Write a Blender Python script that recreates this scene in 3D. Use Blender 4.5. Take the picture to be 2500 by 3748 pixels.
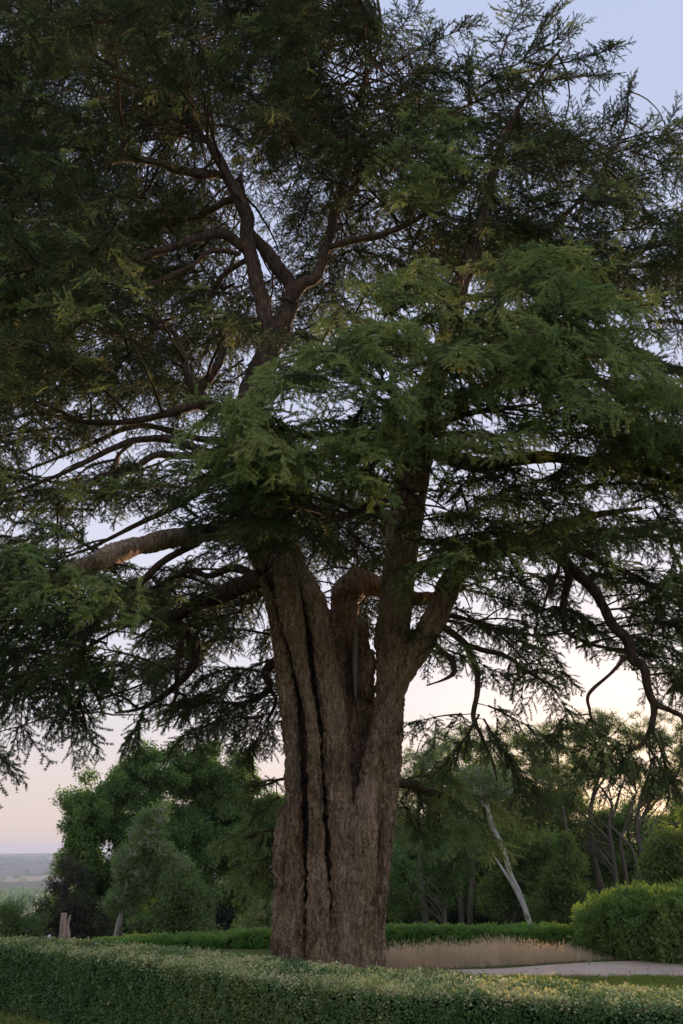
import bpy, math, random
import numpy as np
from mathutils import Vector

for o in list(bpy.data.objects):
    bpy.data.objects.remove(o)
S = bpy.context.scene
COL = S.collection
R = math.radians

# ------------------------------------------------------------------ camera
PITCH = R(21.6)
CAMZ = 1.75
FPX = 3748 * 30 / 36.0          # focal length in photo pixels
cd = bpy.data.cameras.new('camera')
cam = bpy.data.objects.new('camera', cd)
COL.objects.link(cam)
cam.location = (0, 0, CAMZ)
cam.rotation_euler = (math.pi / 2 + PITCH, 0, 0)
cd.sensor_fit = 'VERTICAL'
cd.sensor_height = 36
cd.sensor_width = 24
cd.lens = 30
cd.clip_start = 0.1
cd.clip_end = 20000
S.camera = cam

# ------------------------------------------------------------------ sky and sun
SUN_AZ = R(17.5)     # to the right of +Y
SUN_EL = R(5.2)
w = bpy.data.worlds.new('World')
S.world = w
w.use_nodes = True
nt = w.node_tree
nt.nodes.clear()
out = nt.nodes.new('ShaderNodeOutputWorld')
bg = nt.nodes.new('ShaderNodeBackground')
sky = nt.nodes.new('ShaderNodeTexSky')
sky.sky_type = 'NISHITA'
sky.sun_disc = False
sky.sun_elevation = SUN_EL
sky.sun_rotation = SUN_AZ
sky.air_density = 1.0
sky.dust_density = 2.0
sky.ozone_density = 2.0
geo = nt.nodes.new('ShaderNodeTexCoord')
sep = nt.nodes.new('ShaderNodeSeparateXYZ')
nt.links.new(geo.outputs['Generated'], sep.inputs[0])
ramp = nt.nodes.new('ShaderNodeValToRGB')
nt.links.new(sep.outputs['Z'], ramp.inputs[0])
els = ramp.color_ramp.elements
els[0].position = 0.0
els[0].color = (0.45, 0.37, 0.34, 1)
els[1].position = 1.0
els[1].color = (0.32, 0.365, 0.50, 1)
for p, c in ((0.07, (0.46, 0.40, 0.40)), (0.16, (0.46, 0.44, 0.49)), (0.30, (0.44, 0.44, 0.52)), (0.52, (0.365, 0.39, 0.51)),
             (0.78, (0.32, 0.365, 0.50))):
    e = els.new(p)
    e.color = (*c, 1)
mul = nt.nodes.new('ShaderNodeMix')
mul.data_type = 'RGBA'
mul.blend_type = 'ADD'
mul.inputs[0].default_value = 1.0
sc = nt.nodes.new('ShaderNodeMix')
sc.data_type = 'RGBA'
sc.blend_type = 'MULTIPLY'
sc.inputs[0].default_value = 1.0
sc.inputs[7].default_value = (0.0115, 0.011, 0.011, 1)
nt.links.new(sky.outputs[0], sc.inputs[6])
nt.links.new(sc.outputs[2], mul.inputs[6])
nt.links.new(ramp.outputs[0], mul.inputs[7])
nt.links.new(mul.outputs[2], bg.inputs[0])
bg.inputs[1].default_value = 1.0
nt.links.new(bg.outputs[0], out.inputs[0])

sl = bpy.data.lights.new('sun', 'SUN')
sl.energy = 5.0
sl.angle = R(0.8)
sl.color = (1.0, 0.62, 0.34)
sun = bpy.data.objects.new('sun', sl)
COL.objects.link(sun)
sd = Vector((math.sin(SUN_AZ) * math.cos(SUN_EL), math.cos(SUN_AZ) * math.cos(SUN_EL), math.sin(SUN_EL)))
sun.rotation_euler = sd.to_track_quat('Z', 'Y').to_euler()
sun.location = (8, 0, 30)

vs = S.view_settings
S.display_settings.display_device = 'sRGB'
vs.view_transform = 'Standard'
vs.look = 'None'
vs.exposure = 0.7
vs.gamma = 1.0
vs.use_curve_mapping = False
S.render.engine = 'CYCLES'
S.cycles.max_bounces = 5
S.cycles.diffuse_bounces = 3
S.cycles.transmission_bounces = 3
S.cycles.transparent_max_bounces = 4

rng = np.random.default_rng(7)
V15 = 2500 / 1568.0            # my tracing was done on a 1568 px wide copy


# ------------------------------------------------------------------ pixel -> world
def ray(x, y):
    dx = (x - 1250) / FPX
    dz = (1874 - y) / FPX
    return np.array([dx, math.cos(PITCH) - math.sin(PITCH) * dz, math.sin(PITCH) + math.cos(PITCH) * dz])


def at(x, y, Y):
    d = ray(x, y)
    return np.array([0, 0, CAMZ]) + d * (Y / d[1])


def at_z(x, y, z):
    d = ray(x, y)
    return np.array([0, 0, CAMZ]) + d * ((z - CAMZ) / d[2])


def mpp(x, y, Y):               # metres per photo pixel there
    d = ray(x, y)
    return Y / d[1] / FPX


# ------------------------------------------------------------------ numpy noise
def _hash(ix, iy, iz, s):
    h = (ix * 374761393 + iy * 668265263 + iz * 2147483647 + s * 1274126177) & 0xFFFFFFFF
    h = ((h ^ (h >> 13)) * 1274126177) & 0xFFFFFFFF
    h = ((h ^ (h >> 16)) * 2246822519) & 0xFFFFFFFF
    return ((h ^ (h >> 15)) & 0xFFFFFF) / float(0xFFFFFF)


def vnoise(p, s=0):
    p = np.asarray(p, float)
    i = np.floor(p).astype(np.int64)
    f = p - i
    f = f * f * (3 - 2 * f)
    r = 0
    for dx in (0, 1):
        for dy in (0, 1):
            for dz in (0, 1):
                wgt = (f[:, 0] if dx else 1 - f[:, 0]) * (f[:, 1] if dy else 1 - f[:, 1]) * (f[:, 2] if dz else 1 - f[:, 2])
                r = r + wgt * _hash(i[:, 0] + dx, i[:, 1] + dy, i[:, 2] + dz, s)
    return r * 2 - 1


def fbm(p, o=4, s=0):
    a, r, t = 1.0, 0, 0
    p = np.asarray(p, float)
    for k in range(o):
        r = r + a * vnoise(p * 2 ** k, s + k)
        t += a
        a *= 0.5
    return r / t


def voro(p, s=0):               # F1 and F2
    i = np.floor(p).astype(np.int64)
    f1 = np.full(len(p), 9.0)
    f2 = np.full(len(p), 9.0)
    for dx in (-1, 0, 1):
        for dy in (-1, 0, 1):
            for dz in (-1, 0, 1):
                c = i + np.array([dx, dy, dz])
                q = np.stack([c[:, k] + _hash(c[:, 0], c[:, 1], c[:, 2], s + 11 * k) for k in range(3)], 1)
                d = np.linalg.norm(q - p, axis=1)
                nf1 = np.minimum(f1, d)
                f2 = np.minimum(f2, np.maximum(f1, d))
                f1 = nf1
    return f1, f2


# ------------------------------------------------------------------ materials
def new_mat(name):
    m = bpy.data.materials.new(name)
    m.use_nodes = True
    t = m.node_tree
    t.nodes.clear()
    o = t.nodes.new('ShaderNodeOutputMaterial')
    return m, t, o


def N(t, kind, **kw):
    n = t.nodes.new(kind)
    for k, v in kw.items():
        setattr(n, k, v)
    return n


def rampnode(t, fac, stops):
    r = N(t, 'ShaderNodeValToRGB')
    e = r.color_ramp.elements
    e[0].position, e[0].color = stops[0][0], (*stops[0][1], 1)
    e[1].position, e[1].color = stops[-1][0], (*stops[-1][1], 1)
    for p, c in stops[1:-1]:
        x = e.new(p)
        x.color = (*c, 1)
    t.links.new(fac, r.inputs[0])
    return r.outputs[0]


def noise(t, scale, detail=4, rough=0.55, vec=None, mapping=None):
    n = N(t, 'ShaderNodeTexNoise')
    n.inputs['Scale'].default_value = scale
    n.inputs['Detail'].default_value = detail
    n.inputs['Roughness'].default_value = rough
    if vec is None:
        vec = N(t, 'ShaderNodeNewGeometry').outputs['Position']
    if mapping:
        mp = N(t, 'ShaderNodeMapping')
        mp.inputs['Scale'].default_value = mapping
        t.links.new(vec, mp.inputs[0])
        vec = mp.outputs[0]
    t.links.new(vec, n.inputs['Vector'])
    return n.outputs[0]


def leaf_mat(name, stops, trans=0.3, nscale=0.6, rough=0.55, spec=0.25, tint=(1.25, 1.3, 0.6)):
    """stops: colours picked by a mix of per-clump random and a broad noise"""
    m, t, o = new_mat(name)
    rnd = N(t, 'ShaderNodeObjectInfo').outputs['Random']
    ns = noise(t, nscale, 3)
    mx = N(t, 'ShaderNodeMath', operation='MULTIPLY_ADD')
    mx.inputs[1].default_value = 0.45
    t.links.new(rnd, mx.inputs[0])
    m2 = N(t, 'ShaderNodeMath', operation='MULTIPLY_ADD')
    m2.inputs[1].default_value = 1.3
    m2.inputs[2].default_value = -0.38
    t.links.new(ns, m2.inputs[0])
    t.links.new(m2.outputs[0], mx.inputs[2])
    c = rampnode(t, mx.outputs[0], stops)
    b = N(t, 'ShaderNodeBsdfPrincipled')
    b.inputs['Roughness'].default_value = rough
    b.inputs['Specular IOR Level'].default_value = spec
    t.links.new(c, b.inputs['Base Color'])
    tr = N(t, 'ShaderNodeBsdfTranslucent')
    tm = N(t, 'ShaderNodeMix', data_type='RGBA', blend_type='MULTIPLY')
    tm.inputs[0].default_value = 1
    tm.inputs[7].default_value = (*tint, 1)
    t.links.new(c, tm.inputs[6])
    t.links.new(tm.outputs[2], tr.inputs[0])
    mix = N(t, 'ShaderNodeMixShader')
    mix.inputs[0].default_value = trans
    t.links.new(b.outputs[0], mix.inputs[1])
    t.links.new(tr.outputs[0], mix.inputs[2])
    t.links.new(mix.outputs[0], o.inputs[0])
    return m


def bark_mat(name, stops, scale=(9, 9, 2.2), bump=0.5, rough=0.9, fine=(60, 60, 14), plates=0.0, moss=False):
    m, t, o = new_mat(name)
    n1 = noise(t, 1.0, 6, 0.6, mapping=scale)
    n2 = noise(t, 1.0, 4, 0.6, mapping=fine)
    n3 = noise(t, 0.9, 2)

    def madd(x, k, y):
        q = N(t, 'ShaderNodeMath', operation='MULTIPLY_ADD')
        q.inputs[1].default_value = k
        t.links.new(x, q.inputs[0])
        if isinstance(y, float):
            q.inputs[2].default_value = y
        else:
            t.links.new(y, q.inputs[2])
        return q.outputs[0]
    a = madd(n2, 0.5, madd(n3, 0.5, madd(n1, 0.8, -0.42)))
    if plates:                       # every bark plate has a tone of its own, with a few pale flecks
        vo = N(t, 'ShaderNodeTexVoronoi')
        mp = N(t, 'ShaderNodeMapping')
        mp.inputs['Scale'].default_value = (26, 26, 6.5)
        pos = N(t, 'ShaderNodeNewGeometry').outputs['Position']
        wn = N(t, 'ShaderNodeTexNoise')
        wn.inputs['Scale'].default_value = 3.0
        t.links.new(pos, wn.inputs['Vector'])
        wv = N(t, 'ShaderNodeVectorMath', operation='MULTIPLY_ADD')
        wv.inputs[1].default_value = (0.12, 0.12, 0.12)
        t.links.new(wn.outputs['Color'], wv.inputs[0])
        t.links.new(pos, wv.inputs[2])
        t.links.new(wv.outputs[0], mp.inputs[0])
        t.links.new(mp.outputs[0], vo.inputs['Vector'])
        sc_ = N(t, 'ShaderNodeSeparateColor')
        t.links.new(vo.outputs['Color'], sc_.inputs[0])
        pw = N(t, 'ShaderNodeMath', operation='POWER')
        pw.inputs[1].default_value = 3.0
        t.links.new(sc_.outputs[0], pw.inputs[0])
        a = madd(pw.outputs[0], plates, madd(a, 1.0, -plates * 0.25))
    c = rampnode(t, a, stops)
    if moss:                         # olive algae in broad uneven patches
        mn = noise(t, 1.6, 4, 0.6, mapping=(1, 1, 0.45))
        mf = rampnode(t, mn, [(0.42, (0, 0, 0)), (0.68, (0.55, 0.55, 0.55))])
        mm = N(t, 'ShaderNodeMix', data_type='RGBA', blend_type='MULTIPLY')
        t.links.new(mf, mm.inputs[0])
        t.links.new(c, mm.inputs[6])
        mm.inputs[7].default_value = (0.92, 1.0, 0.62, 1)
        c = mm.outputs[2]
    b = N(t, 'ShaderNodeBsdfPrincipled')
    b.inputs['Roughness'].default_value = rough
    b.inputs['Specular IOR Level'].default_value = 0.15
    t.links.new(c, b.inputs['Base Color'])
    bp = N(t, 'ShaderNodeBump')
    bp.inputs['Strength'].default_value = bump
    bp.inputs['Distance'].default_value = 0.025
    t.links.new(a, bp.inputs['Height'])
    t.links.new(bp.outputs[0], b.inputs['Normal'])
    t.links.new(b.outputs[0], o.inputs[0])
    return m


def plain_mat(name, stops, nscale=3.0, rough=0.9, bump=0.0, detail=6):
    m, t, o = new_mat(name)
    n1 = noise(t, nscale, detail, 0.6)
    c = rampnode(t, n1, stops)
    b = N(t, 'ShaderNodeBsdfPrincipled')
    b.inputs['Roughness'].default_value = rough
    b.inputs['Specular IOR Level'].default_value = 0.1
    t.links.new(c, b.inputs['Base Color'])
    if bump:
        bp = N(t, 'ShaderNodeBump')
        bp.inputs['Strength'].default_value = bump
        bp.inputs['Distance'].default_value = 0.03
        t.links.new(n1, bp.inputs['Height'])
        t.links.new(bp.outputs[0], b.inputs['Normal'])
    t.links.new(b.outputs[0], o.inputs[0])
    return m


M = {}
M['needle'] = leaf_mat('cedar_needles', [(0.0, (0.04, 0.075, 0.032)), (0.4, (0.075, 0.115, 0.048)), (0.75, (0.115, 0.15, 0.055)), (1.0, (0.15, 0.16, 0.065))], 0.08, 0.5, tint=(1.2, 1.1, 0.6))
M['lit_needle'] = leaf_mat('cedar_lit_needles', [(0.0, (0.13, 0.23, 0.085)), (0.4, (0.25, 0.36, 0.13)), (0.7, (0.4, 0.48, 0.19)), (1.0, (0.54, 0.54, 0.25))], 0.16, 0.7, tint=(1.2, 1.1, 0.6))  # paler copy of the needles, light painted onto the bush and lit boughs
M['bark'] = bark_mat('cedar_bark', [(0.26, (0.055, 0.036, 0.024)), (0.41, (0.16, 0.108, 0.071)), (0.55, (0.28, 0.195, 0.135)), (0.75, (0.54, 0.42, 0.32))], scale=(17, 17, 4.5), bump=1.0, plates=0.26, fine=(60, 60, 24), moss=True)
M['limb_bark'] = bark_mat('cedar_limb_bark', [(0.27, (0.022, 0.016, 0.011)), (0.42, (0.052, 0.037, 0.026)), (0.55, (0.09, 0.063, 0.043)), (0.72, (0.16, 0.118, 0.085))], scale=(16, 16, 4), bump=0.8)
M['twig'] = bark_mat('cedar_twig', [(0.1, (0.03, 0.022, 0.016)), (0.5, (0.075, 0.05, 0.033)), (0.95, (0.14, 0.095, 0.06))], bump=0.2)
M['cutwood'] = bark_mat('cut_wood', [(0.1, (0.12, 0.1, 0.085)), (0.5, (0.22, 0.18, 0.15)), (0.95, (0.34, 0.29, 0.24))], scale=(14, 14, 1.2), bump=0.25)
M['oak'] = leaf_mat('oak_leaf', [(0.0, (0.08, 0.16, 0.045)), (0.5, (0.14, 0.25, 0.065)), (1.0, (0.22, 0.32, 0.085))], 0.35, 0.35)
M['pale_leaf'] = leaf_mat('pale_tree_leaf', [(0.0, (0.1, 0.19, 0.06)), (0.5, (0.17, 0.27, 0.085)), (1.0, (0.27, 0.33, 0.11))], 0.4, 0.5)
M['olive_leaf'] = leaf_mat('olive_tree_leaf', [(0.0, (0.11, 0.18, 0.05)), (0.5, (0.19, 0.26, 0.075)), (1.0, (0.3, 0.33, 0.1))], 0.5, 0.4)
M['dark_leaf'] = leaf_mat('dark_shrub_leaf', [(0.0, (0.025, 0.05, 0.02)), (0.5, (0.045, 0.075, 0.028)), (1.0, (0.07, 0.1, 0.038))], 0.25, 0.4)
M['twiggy_leaf'] = leaf_mat('twiggy_shrub_leaf', [(0.0, (0.03, 0.048, 0.022)), (0.5, (0.055, 0.065, 0.032)), (1.0, (0.085, 0.085, 0.045))], 0.25, 0.4)
M['hedge'] = leaf_mat('box_hedge_leaf', [(0.0, (0.06, 0.13, 0.05)), (0.45, (0.11, 0.2, 0.065)), (0.75, (0.17, 0.24, 0.075)), (1.0, (0.25, 0.25, 0.09))], 0.25, 0.8, rough=0.35, spec=0.5)
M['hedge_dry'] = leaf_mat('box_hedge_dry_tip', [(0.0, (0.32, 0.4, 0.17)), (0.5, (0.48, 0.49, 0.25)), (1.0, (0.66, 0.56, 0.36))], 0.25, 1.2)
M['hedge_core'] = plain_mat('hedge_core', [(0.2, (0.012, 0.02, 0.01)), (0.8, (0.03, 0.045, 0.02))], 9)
M['back_hedge'] = leaf_mat('back_hedge_leaf', [(0.0, (0.12, 0.26, 0.06)), (0.5, (0.19, 0.37, 0.085)), (1.0, (0.28, 0.44, 0.12))], 0.3, 0.6)
M['willow_hedge'] = leaf_mat('tall_hedge_leaf', [(0.0, (0.12, 0.22, 0.06)), (0.5, (0.2, 0.31, 0.1)), (1.0, (0.32, 0.4, 0.16))], 0.35, 0.7)
M['dry_grass'] = leaf_mat('dry_grass', [(0.0, (0.62, 0.49, 0.34)), (0.5, (0.78, 0.65, 0.48)), (1.0, (0.86, 0.76, 0.6))], 0.35, 1.0, tint=(1.05, 0.95, 0.7))
M['green_grass'] = leaf_mat('green_grass', [(0.0, (0.16, 0.22, 0.05)), (0.5, (0.24, 0.29, 0.07)), (1.0, (0.32, 0.33, 0.11))], 0.3, 1.0)
M['lawn'] = plain_mat('lawn', [(0.2, (0.08, 0.11, 0.03)), (0.55, (0.13, 0.16, 0.045)), (0.85, (0.2, 0.19, 0.08))], 2.0, bump=0.4)
M['path'] = plain_mat('sandy_path', [(0.2, (0.58, 0.43, 0.33)), (0.5, (0.76, 0.59, 0.47)), (0.8, (0.84, 0.7, 0.58))], 1.1, bump=0.3)
M['pale_bark'] = bark_mat('pale_birch_bark', [(0.1, (0.16, 0.14, 0.12)), (0.45, (0.42, 0.39, 0.36)), (0.95, (0.62, 0.58, 0.54))], scale=(4, 4, 3), bump=0.2)
M['wood_bark'] = bark_mat('woodland_bark', [(0.1, (0.06, 0.05, 0.04)), (0.5, (0.13, 0.105, 0.085)), (0.95, (0.22, 0.18, 0.15))], scale=(4, 4, 1), bump=0.3)
M['stump'] = bark_mat('weathered_log', [(0.1, (0.22, 0.15, 0.11)), (0.5, (0.42, 0.31, 0.24)), (0.95, (0.56, 0.44, 0.36))], scale=(9, 9, 1.5), bump=0.3)
M['stone'] = plain_mat('white_stone', [(0.2, (0.45, 0.45, 0.47)), (0.8, (0.66, 0.66, 0.68))], 8)


# ------------------------------------------------------------------ objects
def link(o, parent=None):
    COL.objects.link(o)
    if parent is not None:
        o.parent = parent
    return o


def mesh_obj(name, v, faces, mats, parent=None, smooth=True, midx=None):
    """faces: list of (K,n) index arrays, one array per polygon size"""
    me = bpy.data.meshes.new(name)
    v = np.asarray(v, np.float32)
    if isinstance(faces, np.ndarray):
        faces = [faces]
    faces = [np.asarray(f, np.int32) for f in faces if len(f)]
    nl = sum(f.size for f in faces)
    npoly = sum(len(f) for f in faces)
    me.vertices.add(len(v))
    me.vertices.foreach_set('co', v.ravel())
    if npoly:
        me.loops.add(nl)
        me.polygons.add(npoly)
        me.loops.foreach_set('vertex_index', np.concatenate([f.ravel() for f in faces]))
        tot = np.concatenate([np.full(len(f), f.shape[1], np.int32) for f in faces])
        st = np.concatenate([[0], np.cumsum(tot)[:-1]]).astype(np.int32)
        me.polygons.foreach_set('loop_start', st)
        me.polygons.foreach_set('loop_total', tot)
        me.polygons.foreach_set('use_smooth', np.full(npoly, bool(smooth)))
        if midx is not None:
            me.polygons.foreach_set('material_index', np.asarray(midx, np.int32))
    me.update(calc_edges=True)
    for m in (mats if isinstance(mats, (list, tuple)) else [mats]):
        me.materials.append(m)
    o = bpy.data.objects.new(name, me)
    return link(o, parent)


def thing(name, label, cat, loc=(0, 0, 0), group=None):
    o = bpy.data.objects.new(name, None)
    o.location = loc
    o.empty_display_size = 0.3
    link(o)
    return tag(o, label, cat, group)


def tag(o, label, cat, group=None):
    o['label'] = label
    o['category'] = cat
    if group:
        o['group'] = group
    return o


def under(o, parent):
    """parent keeping world placement (parents are pure translations)"""
    o.parent = parent
    o.location = Vector(o.location) - parent.location
    return o


class Tubes:
    """collects tapered tubes"""
    def __init__(self):
        self.v, self.f, self.n = [], [], 0

    def add(self, pts, rad, sides=5, cap=True):
        pts = np.asarray(pts, float)
        rad = np.asarray(rad, float)
        if rad.ndim == 0:
            rad = np.full(len(pts), float(rad))
        n = len(pts)
        tan = np.gradient(pts, axis=0)
        tan /= np.linalg.norm(tan, axis=1)[:, None] + 1e-9
        ref = np.array([0.31, 0.85, 0.2]) if abs(tan[:, 2]).mean() > 0.6 else np.array([0.05, 0.1, 1.0])
        a = np.cross(tan, ref)
        a /= np.linalg.norm(a, axis=1)[:, None] + 1e-9
        b = np.cross(tan, a)
        th = np.linspace(0, 2 * math.pi, sides, endpoint=False)
        ring = pts[:, None, :] + rad[:, None, None] * (np.cos(th)[None, :, None] * a[:, None, :] + np.sin(th)[None, :, None] * b[:, None, :])
        self.v.append(ring.reshape(-1, 3))
        i = np.arange(n - 1)[:, None] * sides
        j = np.arange(sides)[None, :]
        jn = (j + 1) % sides
        q = np.stack([i + j, i + jn, i + sides + jn, i + sides + j], -1).reshape(-1, 4) + self.n
        self.f.append(q)
        self.n += n * sides
        if cap:
            for e, k in ((0, pts[0]), (n - 1, pts[-1])):
                self.v.append(k[None])
                base = self.n - n * sides if e == 0 else self.n - sides
                # the centre vertex comes after the rings
            c0 = self.n
            st = self.n - n * sides
            r0 = st + np.arange(sides)
            r1 = st + (n - 1) * sides + np.arange(sides)
            self.f.append(np.stack([np.roll(r0, -1), r0, np.full(sides, c0), np.full(sides, c0)], 1))
            self.f.append(np.stack([r1, np.roll(r1, -1), np.full(sides, c0 + 1), np.full(sides, c0 + 1)], 1))
            self.n += 2

    def arrays(self):
        v = np.concatenate(self.v)
        f = np.concatenate(self.f)
        tri = f[:, 2] == f[:, 3]
        return v, [f[~tri], f[tri][:, :3]]

    def build(self, name, mat, parent=None):
        v, f = self.arrays()
        return mesh_obj(name, v, f, mat, parent)


def spline(pts, n):
    """Catmull-Rom through rows of pts (any width), n samples"""
    p = np.asarray(pts, float)
    p = np.vstack([2 * p[0] - p[1], p, 2 * p[-1] - p[-2]])
    seg = len(p) - 3
    u = np.linspace(0, seg - 1e-6, n)
    k = u.astype(int)
    t = (u - k)[:, None]
    a, b, c, d = p[k], p[k + 1], p[k + 2], p[k + 3]
    return 0.5 * (2 * b + (c - a) * t + (2 * a - 5 * b + 4 * c - d) * t ** 2 + (3 * b - a - 3 * c + d) * t ** 3)


def plen(p):
    return float(np.linalg.norm(np.diff(p, axis=0), axis=1).sum())


def eulers(dirs, ups):
    """XYZ eulers that take +X to dirs and +Z as near as can be to ups"""
    x = dirs / (np.linalg.norm(dirs, axis=1)[:, None] + 1e-9)
    y = np.cross(ups, x)
    y /= np.linalg.norm(y, axis=1)[:, None] + 1e-9
    z = np.cross(x, y)
    return np.stack([np.arctan2(y[:, 2], z[:, 2]), -np.arcsin(np.clip(x[:, 2], -1, 1)), np.arctan2(x[:, 1], x[:, 0])], 1)


_GN = {}


def scatter_group(K):
    """node group: picks the faces marked proto = k as pieces and sets them on the loose points"""
    if K in _GN:
        return _GN[K]
    g = bpy.data.node_groups.new('scatter_%d' % K, 'GeometryNodeTree')
    g.interface.new_socket('Geometry', in_out='INPUT', socket_type='NodeSocketGeometry')
    g.interface.new_socket('Geometry', in_out='OUTPUT', socket_type='NodeSocketGeometry')
    gi = g.nodes.new('NodeGroupInput')
    go = g.nodes.new('NodeGroupOutput')

    def attr(name, typ):
        n = g.nodes.new('GeometryNodeInputNamedAttribute')
        n.data_type = typ
        n.inputs[0].default_value = name
        return n.outputs[0]

    def pick(k):
        c = g.nodes.new('FunctionNodeCompare')
        c.data_type = 'INT'
        c.operation = 'EQUAL'
        g.links.new(attr('proto', 'INT'), c.inputs[2])
        c.inputs[3].default_value = k
        s = g.nodes.new('GeometryNodeSeparateGeometry')
        s.domain = 'POINT'
        g.links.new(gi.outputs[0], s.inputs[0])
        g.links.new(c.outputs[0], s.inputs[1])
        return s.outputs[0]
    j = g.nodes.new('GeometryNodeJoinGeometry')
    for k in reversed(range(K)):      # joining stacks the last link first
        ti = g.nodes.new('GeometryNodeGeometryToInstance')
        g.links.new(pick(k), ti.inputs[0])
        g.links.new(ti.outputs[0], j.inputs[0])
    ip = g.nodes.new('GeometryNodeInstanceOnPoints')
    g.links.new(pick(-1), ip.inputs['Points'])
    g.links.new(j.outputs[0], ip.inputs['Instance'])
    ip.inputs['Pick Instance'].default_value = True
    g.links.new(attr('variant', 'INT'), ip.inputs['Instance Index'])
    g.links.new(attr('rot', 'FLOAT_VECTOR'), ip.inputs['Rotation'])
    g.links.new(attr('size', 'FLOAT'), ip.inputs['Scale'])
    g.links.new(ip.outputs[0], go.inputs[0])
    _GN[K] = g
    return g


def scatter(name, protos, pts, rot, size, variant, mats, parent=None, label=None):
    """protos: list of (verts, tris, material indices); pieces set on pts"""
    K = len(protos)
    vv, ff, mi, pid = [], [], [], []
    n = 0
    for k, (v, f, m) in enumerate(protos):
        vv.append(v)
        ff.append(f + n)
        mi.append(m)
        pid.append(np.full(len(v), k))
        n += len(v)
    vv.append(pts)
    pid.append(np.full(len(pts), -1))
    o = mesh_obj(name, np.concatenate(vv), np.concatenate(ff), mats, parent, smooth=False, midx=np.concatenate(mi))
    me = o.data
    tot = len(me.vertices)

    def put(nm, typ, arr, key):
        a = me.attributes.new(nm, typ, 'POINT')
        a.data.foreach_set(key, np.ascontiguousarray(arr).ravel())
    put('proto', 'INT', np.concatenate(pid).astype(np.int32), 'value')
    z = tot - len(pts)
    put('variant', 'INT', np.concatenate([np.zeros(z), variant]).astype(np.int32), 'value')
    put('rot', 'FLOAT_VECTOR', np.concatenate([np.zeros((z, 3)), rot]).astype(np.float32), 'vector')
    put('size', 'FLOAT', np.concatenate([np.ones(z), size]).astype(np.float32), 'value')
    md = o.modifiers.new('scatter', 'NODES')
    md.node_group = scatter_group(K)
    o['kind'] = 'stuff'
    return o


# ------------------------------------------------------------------ foliage pieces
def blades(base, d, up, L, W, tri=True):
    """thin triangles (or kites) from base along d"""
    d = d / (np.linalg.norm(d, axis=1)[:, None] + 1e-9)
    s = np.cross(d, up)
    s /= np.linalg.norm(s, axis=1)[:, None] + 1e-9
    L = L[:, None]
    W = W[:, None]
    n = len(base)
    if tri:
        v = np.stack([base - s * W / 2, base + s * W / 2, base + d * L], 1).reshape(-1, 3)
        f = np.arange(3 * n).reshape(-1, 3)
    else:
        nn = np.cross(s, d)
        mid = base + d * L * 0.45
        v = np.stack([base, mid + s * W / 2 + nn * W * 0.12, base + d * L, mid - s * W / 2 + nn * W * 0.12], 1).reshape(-1, 3)
        k = np.arange(n)[:, None] * 4
        f = np.concatenate([k + [0, 1, 2], k + [0, 2, 3]], 0)
    return v, f


def cedar_spray(seed):
    r = np.random.default_rng(seed)
    L = 0.5
    tb = Tubes()
    anchors, adir = [], []

    def twig(p0, d, ln, r0, step):
        k = max(4, int(ln / 0.05))
        u = np.linspace(0, 1, k)[:, None]
        side = np.cross(d, [0, 0, 1])
        p = p0 + d * ln * u + np.array([0, 0, -1.0]) * (0.16 * ln * u ** 2) + side * (r.normal() * 0.1 * ln) * u ** 2
        tb.add(p, np.linspace(r0, r0 * 0.4, k), 3, cap=False)
        m = max(2, int(ln / step))
        for q in range(m):
            t = (q + r.uniform(0.2, 1.0)) / m
            x = t * (k - 1)
            i = min(int(x), k - 2)
            anchors.append(p[i] + (p[i + 1] - p[i]) * (x - i))
            adir.append((p[i + 1] - p[i]) / (np.linalg.norm(p[i + 1] - p[i]) + 1e-9))
        return p
    main = twig(np.zeros(3), np.array([1.0, r.normal() * 0.06, 0.05]), L, 0.0045, 0.017)
    nside = 5
    for i in range(nside):
        t = 0.06 + 0.86 * i / (nside - 1)
        for sg in (-1, 1):
            if r.random() < 0.12:
                continue
            b = main[min(int(t * (len(main) - 1)), len(main) - 1)] + np.array([r.normal() * 0.01, 0, 0])
            a = R(r.uniform(30, 58))
            d = np.array([math.cos(a), sg * math.sin(a), r.normal() * 0.38 + 0.05])
            ln = (0.07 + 0.2 * math.sin(math.pi * min(1, t * 0.75 + 0.2)) ** 1.2) * r.uniform(0.6, 1.2)
            twig(b, d / np.linalg.norm(d), ln, 0.0028, 0.017)
    A = np.array(anchors)
    D = np.array(adir)
    n = len(A)
    per = 10
    B = np.repeat(A, per, 0)
    T = np.repeat(D, per, 0)
    rd = r.normal(size=(n * per, 3))
    rd[:, 2] = np.abs(rd[:, 2]) * 0.9 - 0.1
    rd -= T * (rd * T).sum(1)[:, None] * 0.6
    rd /= np.linalg.norm(rd, axis=1)[:, None] + 1e-9
    d = rd + T * 0.55
    v, f = blades(B, d, r.normal(size=(n * per, 3)), r.uniform(0.022, 0.042, n * per), r.uniform(0.006, 0.010, n * per))
    tv, tf = tb.arrays()
    q = tf[0]
    tt = np.concatenate([q[:, [0, 1, 2]], q[:, [0, 2, 3]]])
    return (np.concatenate([v, tv]), np.concatenate([f, tt + len(v)]), np.concatenate([np.zeros(len(f)), np.ones(len(tt))]))


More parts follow.
